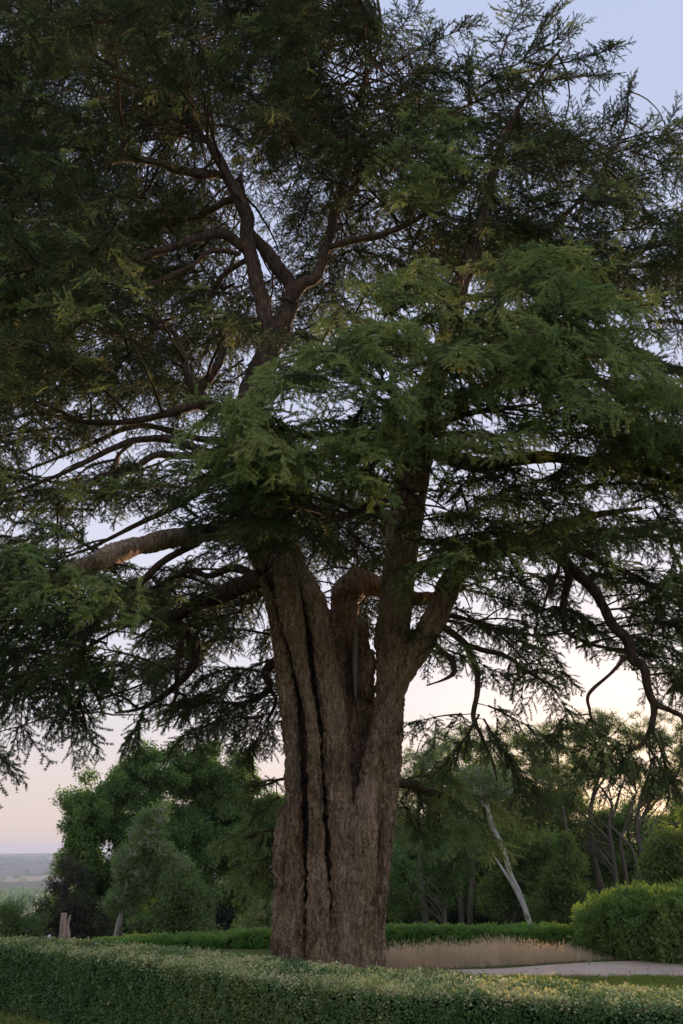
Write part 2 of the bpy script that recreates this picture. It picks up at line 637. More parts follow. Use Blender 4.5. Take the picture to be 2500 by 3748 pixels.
def leaf_clump(seed, rad=0.38, n=46, ll=0.11, lw=0.075, flat=0.7, twig=True):
    r = np.random.default_rng(seed)
    p = r.normal(size=(n, 3))
    p /= np.linalg.norm(p, axis=1)[:, None]
    p *= (rad * r.uniform(0.25, 1.0, n) ** 0.6)[:, None] * np.array([1, 1, flat])
    d = p / (np.linalg.norm(p, axis=1)[:, None] + 1e-9) * 0.6 + r.normal(size=(n, 3)) * 0.6
    d[:, 2] -= 0.25
    up = np.array([0, 0, 1.0]) + r.normal(size=(n, 3)) * 0.55
    v, f = blades(p, d, up, r.uniform(0.7, 1.25, n) * ll, r.uniform(0.7, 1.2, n) * lw, tri=False)
    mi = np.zeros(len(f))
    if twig:
        tb = Tubes()
        for k in range(5):
            e = p[k * 7 % n]
            tb.add(np.array([[0, 0, -rad * 0.5], e * 0.5 + [0, 0, -0.05], e]), [0.012, 0.008, 0.004], 3, cap=False)
        tv, tf = tb.arrays()
        q = tf[0]
        tt = np.concatenate([q[:, [0, 1, 2]], q[:, [0, 2, 3]]])
        v, f, mi = np.concatenate([v, tv]), np.concatenate([f, tt + len(v)]), np.concatenate([mi, np.ones(len(tt))])
    return v, f, mi


def sprig(seed, n=14, rad=0.045, ll=0.024, lw=0.014, mi=0, up=0.5, updir=0.6):
    """a tip of hedge: small leaves round a short shoot along +X"""
    r = np.random.default_rng(seed)
    t = r.uniform(0, 1, n)
    a = r.uniform(0, 2 * math.pi, n)
    p = np.stack([t * rad * 1.5 - rad * 0.5, np.cos(a) * rad * (1.1 - t * 0.7), np.sin(a) * rad * (1.1 - t * 0.7)], 1) * r.uniform(0.5, 1, n)[:, None]
    d = np.stack([np.full(n, updir), np.cos(a), np.sin(a)], 1) + r.normal(size=(n, 3)) * 0.35
    v, f = blades(p, d, np.stack([np.ones(n), r.normal(size=n) * .5, r.normal(size=n) * .5], 1), r.uniform(0.75, 1.3, n) * ll, r.uniform(0.75, 1.3, n) * lw, tri=False)
    return v, f, np.full(len(f), mi)


def grass_tuft(seed, n=15, h=0.62, spread=0.12, wd=0.006, lean=0.25, seedhead=True):
    r = np.random.default_rng(seed)
    V, F = [], []
    k = 0
    for i in range(n):
        a = r.uniform(0, 2 * math.pi)
        b = np.array([math.cos(a), math.sin(a), 0]) * spread * r.uniform(0, 1)
        hh = h * r.uniform(0.55, 1.15)
        ln = np.array([math.cos(a + r.normal() * .6), math.sin(a + r.normal() * .6), 0]) * hh * lean * r.uniform(0.2, 1.3)
        s = np.array([-math.sin(a), math.cos(a), 0]) * wd * 0.5
        m = b + ln * 0.35 + [0, 0, hh * 0.6]
        e = b + ln + [0, 0, hh]
        V += [b - s, b + s, m - s * .8, m + s * .8, e]
        F += [[k, k + 1, k + 3], [k, k + 3, k + 2], [k + 2, k + 3, k + 4]]
        k += 5
        if seedhead and i % 2 == 0:
            s2 = s * 2.6
            e2 = e + ln * 0.15 + [0, 0, hh * 0.16]
            V += [e - [0, 0, .02], (e + e2) / 2 + s2, e2, (e + e2) / 2 - s2]
            F += [[k, k + 1, k + 2], [k, k + 2, k + 3]]
            k += 4
    F = np.array(F)
    return np.array(V), F, np.zeros(len(F))


# ------------------------------------------------------------------ ground
def ground_z(x, y):
    x = np.asarray(x, float)
    y = np.asarray(y, float)
    r = np.maximum(y - 17.5, 0)
    z = -0.085 * np.minimum(r, 45) * (1 - np.exp(-r / 6.0))
    r2 = np.maximum(y - 62, 0)
    z = z - 62 * (1 - np.exp(-r2 / 420.0))
    far = np.clip((y - 2600) / 1600, 0, 1)
    hill = 38 + 9 * np.sin(x / 430.0 + 1.0) + 5 * np.sin(x / 170.0)
    z = z + hill * far * far * (3 - 2 * far)
    side = np.maximum(np.abs(x) - 60, 0)
    return z - 0.0 * side


def strip_grid(xs, ys):
    X, Y = np.meshgrid(xs, ys)
    Z = ground_z(X, Y)
    v = np.stack([X, Y, Z], -1).reshape(-1, 3)
    nx, ny = len(xs), len(ys)
    i = (np.arange(ny - 1)[:, None] * nx + np.arange(nx - 1)[None]).ravel()
    return v, np.stack([i, i + 1, i + nx + 1, i + nx], 1)


gx = np.unique(np.concatenate([np.linspace(-40, 40, 81), -np.geomspace(40, 5000, 50), np.geomspace(40, 5000, 50)]))
gy = np.unique(np.concatenate([np.linspace(-60, 0, 8), np.linspace(0, 70, 100), np.geomspace(70, 6500, 90)]))
v, f = strip_grid(gx, gy)
gm, t, o_ = new_mat('ground_cover')
pos = N(t, 'ShaderNodeNewGeometry').outputs['Position']
n1 = noise(t, 2.2, 6, 0.65)
near = rampnode(t, n1, [(0.25, (0.075, 0.1, 0.03)), (0.55, (0.13, 0.155, 0.045)), (0.8, (0.2, 0.18, 0.085))])
vo = N(t, 'ShaderNodeTexVoronoi')
vo.inputs['Scale'].default_value = 0.0042
vo.inputs['Randomness'].default_value = 0.9
mp = N(t, 'ShaderNodeMapping')
mp.inputs['Scale'].default_value = (1.0, 0.55, 0.0)
t.links.new(pos, mp.inputs[0])
t.links.new(mp.outputs[0], vo.inputs['Vector'])
sepc = N(t, 'ShaderNodeSeparateColor')
t.links.new(vo.outputs['Color'], sepc.inputs[0])
fields = rampnode(t, sepc.outputs[0], [(0.0, (0.05, 0.075, 0.03)), (0.55, (0.06, 0.09, 0.045)), (0.8, (0.15, 0.15, 0.1)), (1.0, (0.3, 0.26, 0.18))])
sx = N(t, 'ShaderNodeSeparateXYZ')
t.links.new(pos, sx.inputs[0])
mr = N(t, 'ShaderNodeMapRange')
mr.inputs[1].default_value = 90
mr.inputs[2].default_value = 300
t.links.new(sx.outputs['Y'], mr.inputs[0])
mx = N(t, 'ShaderNodeMix', data_type='RGBA')
t.links.new(mr.outputs[0], mx.inputs[0])
t.links.new(near, mx.inputs[6])
t.links.new(fields, mx.inputs[7])
b = N(t, 'ShaderNodeBsdfPrincipled')
b.inputs['Roughness'].default_value = 0.95
b.inputs['Specular IOR Level'].default_value = 0.05
t.links.new(mx.outputs[2], b.inputs['Base Color'])
bp = N(t, 'ShaderNodeBump')
bp.inputs['Strength'].default_value = 0.4
bp.inputs['Distance'].default_value = 0.03
t.links.new(n1, bp.inputs['Height'])
t.links.new(bp.outputs[0], b.inputs['Normal'])
t.links.new(b.outputs[0], o_.inputs[0])
ground = mesh_obj('ground', v, f, gm)
ground['kind'] = 'structure'

# pale sandy path right of the cedar
up_e = [(1480, 3556), (1650, 3551), (1850, 3545), (2050, 3530), (2250, 3520), (2500, 3512), (2700, 3505)]
lo_e = [(1480, 3564), (1650, 3572), (1850, 3578), (2050, 3580), (2250, 3582), (2500, 3585), (2700, 3588)]
ue = spline([at_z(x, y, 0.0)[:2] for x, y in up_e], 40)
le = spline([at_z(x, y, 0.0)[:2] for x, y in lo_e], 40)
uu = np.linspace(0, 1, 14)
g = le[None] * (1 - uu)[:, None, None] + ue[None] * uu[:, None, None]
zz = ground_z(g[..., 0], g[..., 1]) + 0.006
edge = np.minimum(uu, 1 - uu)[:, None] * 2
zz = zz + 0.02 * fbm(np.concatenate([g.reshape(-1, 2) * 1.6, np.zeros((g.shape[0] * g.shape[1], 1))], 1), 3, 5).reshape(zz.shape) * edge + 0.02 * edge
v = np.concatenate([g, zz[..., None]], -1).reshape(-1, 3)
i = (np.arange(13)[:, None] * 40 + np.arange(39)[None]).ravel()
o = mesh_obj('sandy_path', v, np.stack([i, i + 1, i + 41, i + 40], 1), M['path'])
o['kind'] = 'structure'

#==CEDAR==
# ------------------------------------------------------------------ the cedar
cedar = thing('cedar_tree', 'huge old cedar with forked fluted trunk and layered dark green boughs', 'tree', (0, 15, 0))


def px_path(rows):
    """rows of (x, y, Y, radius px) -> points and radii in metres"""
    p = np.array([at(x, y, Y) for x, y, Y, r in rows])
    r = np.array([r * mpp(x, y, Y) for x, y, Y, r in rows])
    return np.column_stack([p, r])


def edges(rows, Y, dy=0.0):
    return [(0.5 * (a + b), y, Y + dy, 0.5 * (b - a)) for y, a, b in rows]


trunk_tubes = [
    # body of the left stem, set back a little
    edges([(1560, 850, 960), (1700, 850, 980), (1830, 868, 1020), (1930, 890, 1060), (2020, 915, 1098), (2081, 942, 1125), (2157, 968, 1158), (2259, 1000, 1180), (2374, 1025, 1198), (2501, 1044, 1215),
           (2629, 1056, 1240), (2757, 1062, 1262), (2900, 1064, 1295), (3050, 1060, 1320), (3250, 1055, 1330), (3420, 1040, 1345), (3620, 1010, 1370)], 15.38),
    # lobes of the left stem
    [(962, 2110, 14.95, 14), (985, 2180, 14.8, 22), (1014, 2330, 14.65, 26), (1040, 2480, 14.6, 28), (1064, 2620, 14.55, 28), (1076, 2760, 14.52, 27), (1080, 2900, 14.5, 27), (1080, 3060, 14.5, 27), (1078, 3250, 14.5, 31), (1074, 3420, 14.5, 40), (1066, 3620, 14.4, 56)],
    [(985, 1960, 15.0, 34), (1035, 2090, 14.7, 44), (1068, 2250, 14.55, 42), (1097, 2400, 14.48, 32), (1122, 2550, 14.4, 24), (1141, 2700, 14.34, 21), (1150, 2850, 14.3, 20), (1155, 3000, 14.3, 20), (1157, 3150, 14.3, 22), (1166, 3300, 14.32, 31), (1174, 3450, 14.28, 42), (1183, 3620, 14.22, 56)],
    [(1060, 2000, 15.1, 20), (1104, 2090, 14.95, 30), (1145, 2190, 14.8, 38), (1175, 2330, 14.7, 40), (1200, 2480, 14.6, 40), (1219, 2630, 14.54, 38), (1232, 2780, 14.5, 40), (1246, 2920, 14.46, 44), (1256, 3080, 14.46, 46), (1262, 3250, 14.45, 50), (1264, 3420, 14.42, 57), (1268, 3620, 14.35, 70)],
    # burl low on the left edge
    [(1060, 2960, 14.8, 26), (1044, 3060, 14.75, 34), (1042, 3150, 14.72, 38), (1048, 3250, 14.74, 36), (1042, 3350, 14.72, 38), (1036, 3470, 14.7, 44), (1026, 3620, 14.7, 56)],
    # right stem
    edges([(1560, 1470, 1590), (1700, 1452, 1578), (1812, 1440, 1560), (1927, 1424, 1541), (2055, 1408, 1527), (2195, 1390, 1511), (2329, 1376, 1498), (2438, 1376, 1492), (2565, 1370, 1485), (2725, 1349, 1478), (2852, 1334, 1467),
           (3000, 1315, 1446), (3163, 1305, 1425), (3300, 1300, 1410), (3420, 1296, 1402), (3620, 1290, 1410)], 14.9),
    [(1436, 2780, 14.85, 18), (1428, 2900, 14.76, 32), (1412, 3020, 14.72, 34), (1398, 3150, 14.7, 30), (1388, 3290, 14.7, 28), (1378, 3420, 14.68, 30), (1366, 3620, 14.62, 40)],
    [(1400, 2560, 14.85, 14), (1380, 2700, 14.72, 24), (1356, 2850, 14.62, 34), (1330, 3000, 14.5, 46), (1322, 3150, 14.46, 48), (1318, 3300, 14.44, 46), (1322, 3450, 14.4, 50), (1330, 3620, 14.36, 56)],
    # bridge between the stems below the crotch
    [(1304, 2900, 15.1, 24), (1298, 3000, 14.8, 48), (1292, 3120, 14.65, 58), (1290, 3300, 14.6, 62), (1290, 3620, 14.55, 80)],
    # rear stem in the crotch
    [(1292, 2420, 15.75, 52), (1300, 2520, 15.7, 62), (1306, 2640, 15.6, 66), (1306, 2780, 15.45, 66), (1300, 2920, 15.3, 70), (1290, 3200, 15.2, 90)],
    # left fork tall stub
    [(1226, 2238, 15.1, 26), (1224, 2330, 15.1, 30), (1226, 2480, 15.05, 36), (1240, 2650, 15.0, 38), (1258, 2800, 14.95, 36)],
    # tall flat-topped stub
    [(1320, 2278, 15.45, 29), (1318, 2400, 15.45, 32), (1316, 2560, 15.45, 36), (1308, 2720, 15.4, 40)],
    # small round stub
    [(1356, 2384, 15.3, 13), (1352, 2440, 15.3, 17), (1346, 2560, 15.3, 20)],
]
for rows in list(trunk_tubes[1:4]):        # carry the lobes back into the stem so that deep flutes stay between them
    for d_ in (0.14, 0.28, 0.4):
        trunk_tubes.append([(x, y, Y + d_, r * 0.96) for x, y, Y, r in rows])
tb = Tubes()
for rows in trunk_tubes:
    q = px_path(rows)
    q = spline(q, max(10, int(plen(q[:, :3]) / 0.08)))
    tb.add(q[:, :3], q[:, 3], 20)
v, f = tb.arrays()
tmp = mesh_obj('tmp', v, f, M['bark'])
md = tmp.modifiers.new('r', 'REMESH')
md.mode = 'VOXEL'
md.voxel_size = 0.017
ev = tmp.evaluated_get(bpy.context.evaluated_depsgraph_get())
me = ev.to_mesh()
nv = len(me.vertices)
tv = np.empty(nv * 3, np.float32)
me.vertices.foreach_get('co', tv)
tv = tv.reshape(-1, 3).astype(float)
tf = np.empty(len(me.polygons) * 4, np.int32)
me.loops.foreach_get('vertex_index', tf)
tf = tf.reshape(-1, 4)
ed = np.empty(len(me.edges) * 2, np.int32)
me.edges.foreach_get('vertices', ed)
ed = ed.reshape(-1, 2)
ev.to_mesh_clear()
bpy.data.objects.remove(tmp)
deg = np.bincount(ed.ravel(), minlength=nv)[:, None]
for it in range(2):
    acc = np.zeros_like(tv)
    for k in range(3):
        acc[:, k] = np.bincount(ed[:, 0], tv[ed[:, 1], k], nv) + np.bincount(ed[:, 1], tv[ed[:, 0], k], nv)
    tv = 0.5 * tv + 0.5 * acc / np.maximum(deg, 1)


def vnormals(v, q):
    n = np.cross(v[q[:, 2]] - v[q[:, 0]], v[q[:, 3]] - v[q[:, 1]])
    r = np.zeros_like(v)
    for c in range(4):
        for k in range(3):
            r[:, k] += np.bincount(q[:, c], n[:, k], len(v))
    return r / (np.linalg.norm(r, axis=1)[:, None] + 1e-12)


def bark_disp(p, amp=1.0, vert=True):
    """height field of furrowed bark"""
    wv = fbm(p * 1.1, 3, 3)[:, None] * 0.25
    c = p + wv * np.array([0.35, 0.35, 0.0])
    flute = fbm(c * np.array([3.2, 3.2, 0.28]), 3, 21)
    f1, f2 = voro(c * np.array([12, 12, 3.6]), 5)
    plate = np.clip((f2 - f1) * 2.2, 0, 1)
    g1, g2 = voro(c * np.array([34, 34, 9]), 9)
    small = np.clip((g2 - g1) * 2.2, 0, 1)
    fine = fbm(p * np.array([30, 30, 12]), 3, 31)
    return amp * (0.1 * flute + 0.05 * (plate ** 0.7 - 0.6) + 0.02 * (small - 0.5) + 0.01 * fine)


nrm = vnormals(tv, tf)
tv = tv + nrm * bark_disp(tv)[:, None]
trunk = mesh_obj('trunk', tv, tf, M['bark'])
under(trunk, cedar)

# cut faces of the stubs
for x, y, Y, r in ((1320, 2274, 15.45, 24), (1224, 2236, 15.1, 20)):
    tb = Tubes()
    c = at(x, y, Y)
    k = r * mpp(x, y, Y)
    tb.add(np.array([c - [0, 0, 0.12], c + [0, 0, 0.012], c + [0, 0, 0.02]]), [k, k, k * 0.9], 18)
    under(tb.build('cut_face', M['cutwood']), cedar)
# bare wood strip down the tall stub
q = spline([(*at(1303, 2292, 15.22), 0.035), (*at(1300, 2400, 15.2), 0.055), (*at(1300, 2480, 15.19), 0.05), (*at(1302, 2560, 15.2), 0.02)], 30)
tb = Tubes()
tb.add(q[:, :3], q[:, 3], 10)
under(tb.build('bare_wood', M['cutwood']), cedar)

# limbs traced from the photograph: (x, y, distance, radius in px)
LIMBS = [
    # upper trunk of the left stem
    [(905, 1640, 15.1, 56), (915, 1500, 15.2, 52), (945, 1380, 15.3, 48), (990, 1270, 15.4, 42), (1030, 1180, 15.5, 40), (1060, 1110, 15.5, 30), (1066, 1062, 15.5, 24)],
    [(1000, 1230, 15.4, 34), (965, 1130, 15.4, 30), (935, 1000, 15.4, 28), (912, 880, 15.4, 26), (898, 780, 15.5, 26), (860, 700, 15.6, 22), (815, 610, 15.7, 18), (775, 535, 15.8, 14), (712, 455, 16, 9), (690, 330, 16, 6)],
    [(1085, 1075, 15.5, 26), (1050, 1020, 15.6, 26), (990, 940, 15.7, 24), (940, 880, 15.8, 19), (900, 800, 16, 12), (880, 640, 16.2, 8)],
    [(1050, 1110, 15.4, 28), (1100, 1045, 15.4, 26), (1160, 1010, 15.5, 22), (1190, 920, 15.6, 18), (1215, 820, 15.7, 17), (1240, 700, 15.8, 12), (1290, 520, 16, 8), (1330, 330, 16, 5), (1400, 120, 16, 3)],
    [(1190, 910, 15.6, 14), (1290, 880, 15.4, 14), (1390, 860, 15.2, 13), (1530, 800, 15, 10), (1680, 690, 14.8, 6), (1850, 480, 14.6, 4)],
    # left limbs, top to bottom
    [(835, 650, 15.7, 14), (800, 640, 15.6, 16), (688, 630, 15.2, 17), (580, 597, 15, 15), (464, 580, 14.7, 13), (390, 600, 14.5, 12), (332, 655, 14.2, 10), (216, 690, 14, 8), (91, 738, 13.6, 5)],
    [(885, 728, 15.6, 14), (830, 737, 15.7, 14), (763, 771, 15.9, 14), (688, 804, 16.3, 10), (560, 830, 16.8, 7), (400, 860, 17.5, 4)],
    [(905, 915, 15.4, 18), (813, 856, 15.1, 18), (705, 879, 14.8, 16), (580, 920, 14.5, 15), (464, 962, 14.2, 12), (332, 1012, 14, 9), (230, 1090, 13.6, 6), (80, 1150, 13.2, 4)],
    [(880, 928, 15.3, 9), (779, 920, 15, 9), (688, 978, 14.7, 8), (539, 1045, 14.3, 6), (380, 1110, 14, 4)],
    [(905, 950, 15.5, 11), (813, 1012, 15.8, 10), (746, 1111, 16.2, 8), (597, 1177, 16.8, 5), (420, 1230, 17.4, 3)],
    [(860, 1500, 15, 24), (790, 1492, 14.8, 24), (721, 1482, 14.6, 22), (638, 1507, 14.4, 17), (498, 1540, 14.2, 13), (330, 1548, 14, 10), (150, 1515, 13.8, 7), (0, 1540, 13.5, 5)],
    [(770, 1478, 14.7, 20), (735, 1430, 14.6, 22), (775, 1370, 14.5, 19), (805, 1310, 14.4, 16), (850, 1210, 14.3, 9), (900, 1150, 14.1, 5)],
    [(745, 1470, 14.7, 14), (700, 1400, 14.6, 13), (663, 1300, 14.6, 12), (640, 1220, 14.8, 8), (560, 1200, 15, 6), (400, 1190, 15.4, 4)],
    [(840, 1655, 15, 19), (760, 1660, 14.7, 18), (700, 1635, 14.5, 17), (614, 1607, 14.3, 14), (498, 1611, 14.1, 12), (415, 1640, 13.9, 11), (232, 1731, 13.5, 8), (60, 1800, 13.2, 5)],
    [(820, 1668, 14.9, 15), (663, 1669, 14.5, 14), (572, 1665, 14.2, 13), (498, 1706, 14, 11), (356, 1748, 13.6, 8), (200, 1850, 13.2, 5)],
    [(498, 1611, 14.1, 8), (440, 1660, 14, 8), (390, 1740, 13.9, 6), (300, 1800, 13.7, 4)],
    [(860, 1620, 15.4, 14), (700, 1600, 15.8, 12), (500, 1560, 16.4, 10), (300, 1640, 17, 8), (100, 1720, 17.6, 5), (0, 1760, 18, 4)],
    [(810, 1690, 14.8, 22), (770, 1697, 14.6, 20), (732, 1698, 14.4, 17)],
    [(870, 1760, 15, 26), (800, 1730, 14.7, 20), (775, 1760, 14.6, 14), (740, 1790, 14.6, 12), (655, 1847, 14.4, 11), (498, 1922, 14, 9), (332, 2005, 13.6, 6), (200, 2050, 13.3, 4)],
    [(940, 1900, 15, 44), (850, 1925, 14.4, 38), (754, 1953, 13.6, 35), (640, 1972, 12.8, 35), (560, 1985, 12.3, 36), (456, 2014, 11.7, 37), (348, 2056, 11.1, 36), (230, 2100, 10.7, 26), (80, 2140, 10.3, 16), (-80, 2180, 10, 10)],
    [(960, 2110, 15.1, 34), (870, 2150, 15.3, 34), (788, 2187, 15.5, 31), (705, 2212, 15.7, 29), (625, 2258, 16, 24), (540, 2240, 16.3, 15), (420, 2290, 16.8, 10), (250, 2330, 17.2, 6)],
    [(640, 2250, 16, 16), (660, 2300, 16, 18), (705, 2345, 16, 19), (712, 2400, 16, 18), (688, 2461, 16.1, 15), (614, 2535, 16.3, 11), (520, 2590, 16.6, 7), (420, 2610, 16.9, 4)],
    [(668, 2330, 16, 10), (655, 2400, 15.9, 9), (651, 2470, 15.9, 9), (640, 2560, 16, 6), (600, 2620, 16.1, 4)],
    [(930, 2110, 15.2, 16), (850, 2080, 15.5, 13), (760, 2110, 15.8, 12), (690, 2090, 16, 9), (560, 2150, 16.4, 6)],
    [(720, 1990, 13.4, 12), (597, 2055, 13.3, 13), (498, 2146, 13.2, 13), (390, 2212, 13, 11), (340, 2290, 12.8, 9), (302, 2370, 12.7, 9), (311, 2461, 12.7, 8), (348, 2544, 12.7, 6), (380, 2620, 12.7, 3)],
    [(1050, 2400, 15.6, 22), (985, 2440, 16.0, 19), (968, 2472, 16.1, 15), (985, 2515, 16.2, 12), (954, 2548, 16.4, 11), (871, 2577, 16.7, 8), (746, 2577, 17.2, 5), (600, 2640, 17.6, 3)],
    [(985, 2515, 16.2, 9), (1010, 2560, 16.4, 8), (980, 2640, 16.6, 5)],
    # crotch limb, cut and bent to the right
    [(1262, 2420, 15.7, 34), (1262, 2330, 15.75, 38), (1262, 2240, 15.8, 50), (1278, 2165, 15.85, 58), (1318, 2140, 15.9, 50), (1370, 2145, 15.95, 42), (1460, 2165, 16.0, 30), (1530, 2188, 16.0, 26), (1600, 2180, 16.1, 18), (1700, 2150, 16.5, 10)],
    [(1282, 2170, 15.7, 46), (1300, 2112, 15.65, 34), (1306, 2078, 15.6, 24)],
    [(1480, 2100, 15.6, 22), (1540, 2075, 15.9, 20), (1600, 2050, 16.2, 14), (1750, 1990, 16.8, 8)],
    # right limb
    [(1425, 2600, 15.05, 25), (1458, 2500, 15.0, 41), (1500, 2415, 14.95, 47), (1545, 2350, 14.85, 46), (1590, 2270, 14.8, 44), (1625, 2190, 14.75, 43), (1660, 2110, 14.7, 41), (1730, 2040, 14.6, 38), (1830, 2000, 14.5, 34), (1930, 1985, 14.4, 33), (2020, 1965, 14.3, 28), (2090, 1915, 14.2, 20), (2200, 1880, 14, 11), (2350, 1860, 13.8, 7)],
    [(1990, 1975, 14.35, 28), (2040, 2030, 14.3, 26), (2085, 2080, 14.3, 23), (2153, 2140, 14.2, 20), (2203, 2210, 14.2, 18), (2236, 2278, 14.1, 18), (2294, 2336, 14.1, 19), (2315, 2403, 14, 19), (2361, 2444, 14, 17), (2377, 2519, 14, 15), (2398, 2569, 14, 15), (2450, 2596, 13.9, 11), (2520, 2640, 13.8, 8)],
    [(2395, 2560, 14, 13), (2385, 2650, 14, 10), (2350, 2720, 13.9, 7), (2280, 2760, 13.8, 4)],
    [(2060, 2050, 14.3, 14), (2080, 2113, 14.3, 15), (2064, 2195, 14.3, 13), (2067, 2287, 14.3, 11), (2095, 2328, 14.4, 8), (2195, 2370, 14.6, 6), (2310, 2380, 14.8, 4)],
    [(2045, 2040, 14.3, 8), (2040, 2100, 14.2, 7), (2010, 2150, 14.1, 6), (1990, 2220, 14, 3)],
    [(2300, 2390, 14, 8), (2240, 2460, 13.9, 7), (2155, 2540, 13.8, 6), (2158, 2600, 13.8, 5), (2170, 2645, 13.8, 3)],
    [(2100, 1990, 14.2, 16), (2160, 2040, 14.6, 12), (2280, 2090, 15, 10), (2400, 2150, 15.4, 7), (2500, 2200, 15.6, 4)],
    [(1585, 2340, 14.7, 12), (1610, 2375, 14.7, 11), (1648, 2411, 14.7, 10), (1660, 2461, 14.7, 9), (1620, 2490, 14.8, 5), (1560, 2510, 14.9, 3)],
    [(1590, 2360, 14.7, 6), (1550, 2385, 14.6, 6), (1520, 2410, 14.6, 3)],
    [(1615, 2287, 14.8, 15), (1673, 2336, 15, 14), (1712, 2372, 15.1, 12), (1745, 2450, 15.2, 11), (1745, 2540, 15.2, 10), (1733, 2625, 15.3, 9), (1760, 2690, 15.3, 7), (1800, 2780, 15.4, 5), (1820, 2860, 15.4, 3)],
    [(1700, 2360, 15.1, 11), (1780, 2385, 15.3, 10), (1850, 2400, 15.5, 9), (1950, 2470, 16, 7), (2050, 2520, 16.5, 4)],
    [(1640, 2250, 14.9, 10), (1720, 2270, 15.3, 8), (1850, 2310, 16, 6), (2000, 2330, 16.6, 4)],
    # right crown
    [(1520, 1640, 14.9, 58), (1560, 1500, 14.9, 50), (1600, 1350, 14.9, 42), (1650, 1180, 14.9, 34), (1700, 1000, 14.9, 26), (1760, 800, 15, 18), (1820, 600, 15, 12), (1900, 400, 15, 7), (2050, 180, 15, 4)],
    [(1530, 1650, 14.9, 30), (1600, 1655, 14.6, 30), (1673, 1681, 14.3, 30), (1760, 1705, 14, 30), (1850, 1690, 13.8, 26), (1980, 1675, 13.6, 22), (2150, 1690, 13.4, 18), (2330, 1720, 13.2, 16), (2500, 1760, 13, 14), (2600, 1790, 12.9, 9)],
    [(1640, 1230, 14.9, 22), (1800, 1240, 15.1, 18), (2000, 1220, 15.3, 16), (2180, 1240, 15.4, 14), (2344, 1290, 15.4, 16), (2430, 1340, 15.3, 17), (2560, 1375, 15.2, 14)],
    [(1700, 1000, 14.9, 16), (1850, 960, 15.2, 13), (2000, 840, 15.5, 10), (2150, 700, 15.8, 7), (2280, 480, 16, 5), (2300, 330, 16, 3)],
    [(1680, 1100, 14.9, 15), (1900, 1060, 15.5, 12), (2150, 1000, 16, 9), (2400, 900, 16.4, 5)],
    [(1560, 1500, 14.8, 22), (1700, 1450, 13.8, 18), (1850, 1380, 12.8, 14), (2000, 1320, 11.8, 10), (2150, 1250, 11, 6)],
    [(1545, 1560, 14.8, 24), (1450, 1450, 13.6, 18), (1360, 1380, 12.6, 14), (1260, 1330, 11.7, 10), (1150, 1300, 11, 6)],
    [(1540, 1600, 14.8, 24), (1600, 1560, 13.4, 18), (1680, 1520, 12.2, 14), (1800, 1500, 11.2, 9), (1950, 1480, 10.4, 5)],
    [(1500, 1700, 14.8, 22), (1380, 1640, 13.5, 17), (1260, 1600, 12.4, 13), (1100, 1600, 11.4, 9), (950, 1650, 10.7, 6), (830, 1720, 10.3, 4)],
    [(1480, 1760, 14.8, 12), (1400, 1840, 13.4, 11), (1313, 1871, 12.6, 12), (1222, 1900, 12, 11), (1164, 1871, 11.6, 9), (1060, 1850, 11, 6), (930, 1880, 10.6, 4)],
    [(1470, 1790, 14.4, 9), (1530, 1800, 14.0, 8), (1490, 1785, 13.6, 8), (1440, 1740, 13.2, 7), (1400, 1700, 12.8, 5)],
    [(1490, 1788, 13.6, 7), (1530, 1830, 13.5, 7), (1560, 1880, 13.4, 4)],
    # low boughs behind the foot of the trunk
    [(1130, 2840, 15.6, 8), (1040, 2850, 16.6, 6), (940, 2885, 17.5, 3)],
    [(1120, 3000, 15.6, 8), (1000, 3030, 16.8, 5), (880, 3080, 17.8, 3)],
    [(1420, 2860, 15.5, 20), (1520, 2880, 16.4, 16), (1640, 2920, 17.2, 11), (1760, 3000, 17.8, 6)],
]
limb_pts, limb_rad = [], []
for k, rows in enumerate(LIMBS):
    q = px_path(rows)
    n = max(8, int(plen(q[:, :3]) / 0.05))
    q = spline(q, n)
    q[:, 3] = np.maximum(q[:, 3], 0.008)
    wob = fbm(q[:, :3] * 2.2, 2, 60 + k)[:, None] * np.array([0.05, 0.05, 0.05]) * np.minimum(1, q[:, 3:4] * 20)
    q[:, :3] += wob
    tb = Tubes()
    big = q[:, 3].max()
    tb.add(q[:, :3], q[:, 3], 28 if big > 0.15 else (18 if big > 0.07 else 9))
    v, f = tb.arrays()
    nr = np.zeros_like(v)
    ns = 28 if big > 0.15 else (18 if big > 0.07 else 9)
    ring = v[:n * ns].reshape(n, ns, 3)
    nr[:n * ns] = (ring - q[:, None, :3]).reshape(-1, 3)
    rl = np.linalg.norm(nr, axis=1)
    nr = nr / (rl[:, None] + 1e-9)
    amp = np.zeros(len(v))
    amp[:n * ns] = np.minimum(rl[:n * ns] / 0.3, 1.0) * 0.75
    v = v + nr * (bark_disp(v + 7.0 * k) * amp)[:, None]
    o = mesh_obj('limb', v, f, M['bark'] if rows[0][0] in (940, 1425, 1262, 1282) and big > 0.12 else (M['limb_bark'] if big > 0.06 else M['twig']))
    under(o, cedar)
    limb_pts.append(q[::3, :3])
    limb_rad.append(q[::3, 3])
limb_pts = np.concatenate(limb_pts)
limb_rad = np.concatenate(limb_rad)
AX = np.array([0.0, 15.2])
# cut end of the sawn limb on the left stem
c = at(729, 1698, 14.36)
dr = (at(729, 1698, 14.36) - at(770, 1697, 14.6))
dr /= np.linalg.norm(dr)
tb = Tubes()
k = 16 * mpp(729, 1698, 14.4)
tb.add(np.array([c - dr * 0.03, c + dr * 0.01, c + dr * 0.02]), [k * 1.05, k * 1.05, k * 0.9], 16)
under(tb.build('cut_face', M['cutwood']), cedar)

# boughs: flat fans of sprays
SP, SD, SU, SS, SF = [], [], [], [], []         # position, direction, up, size and painted-lit flag of every spray
twigs = Tubes()


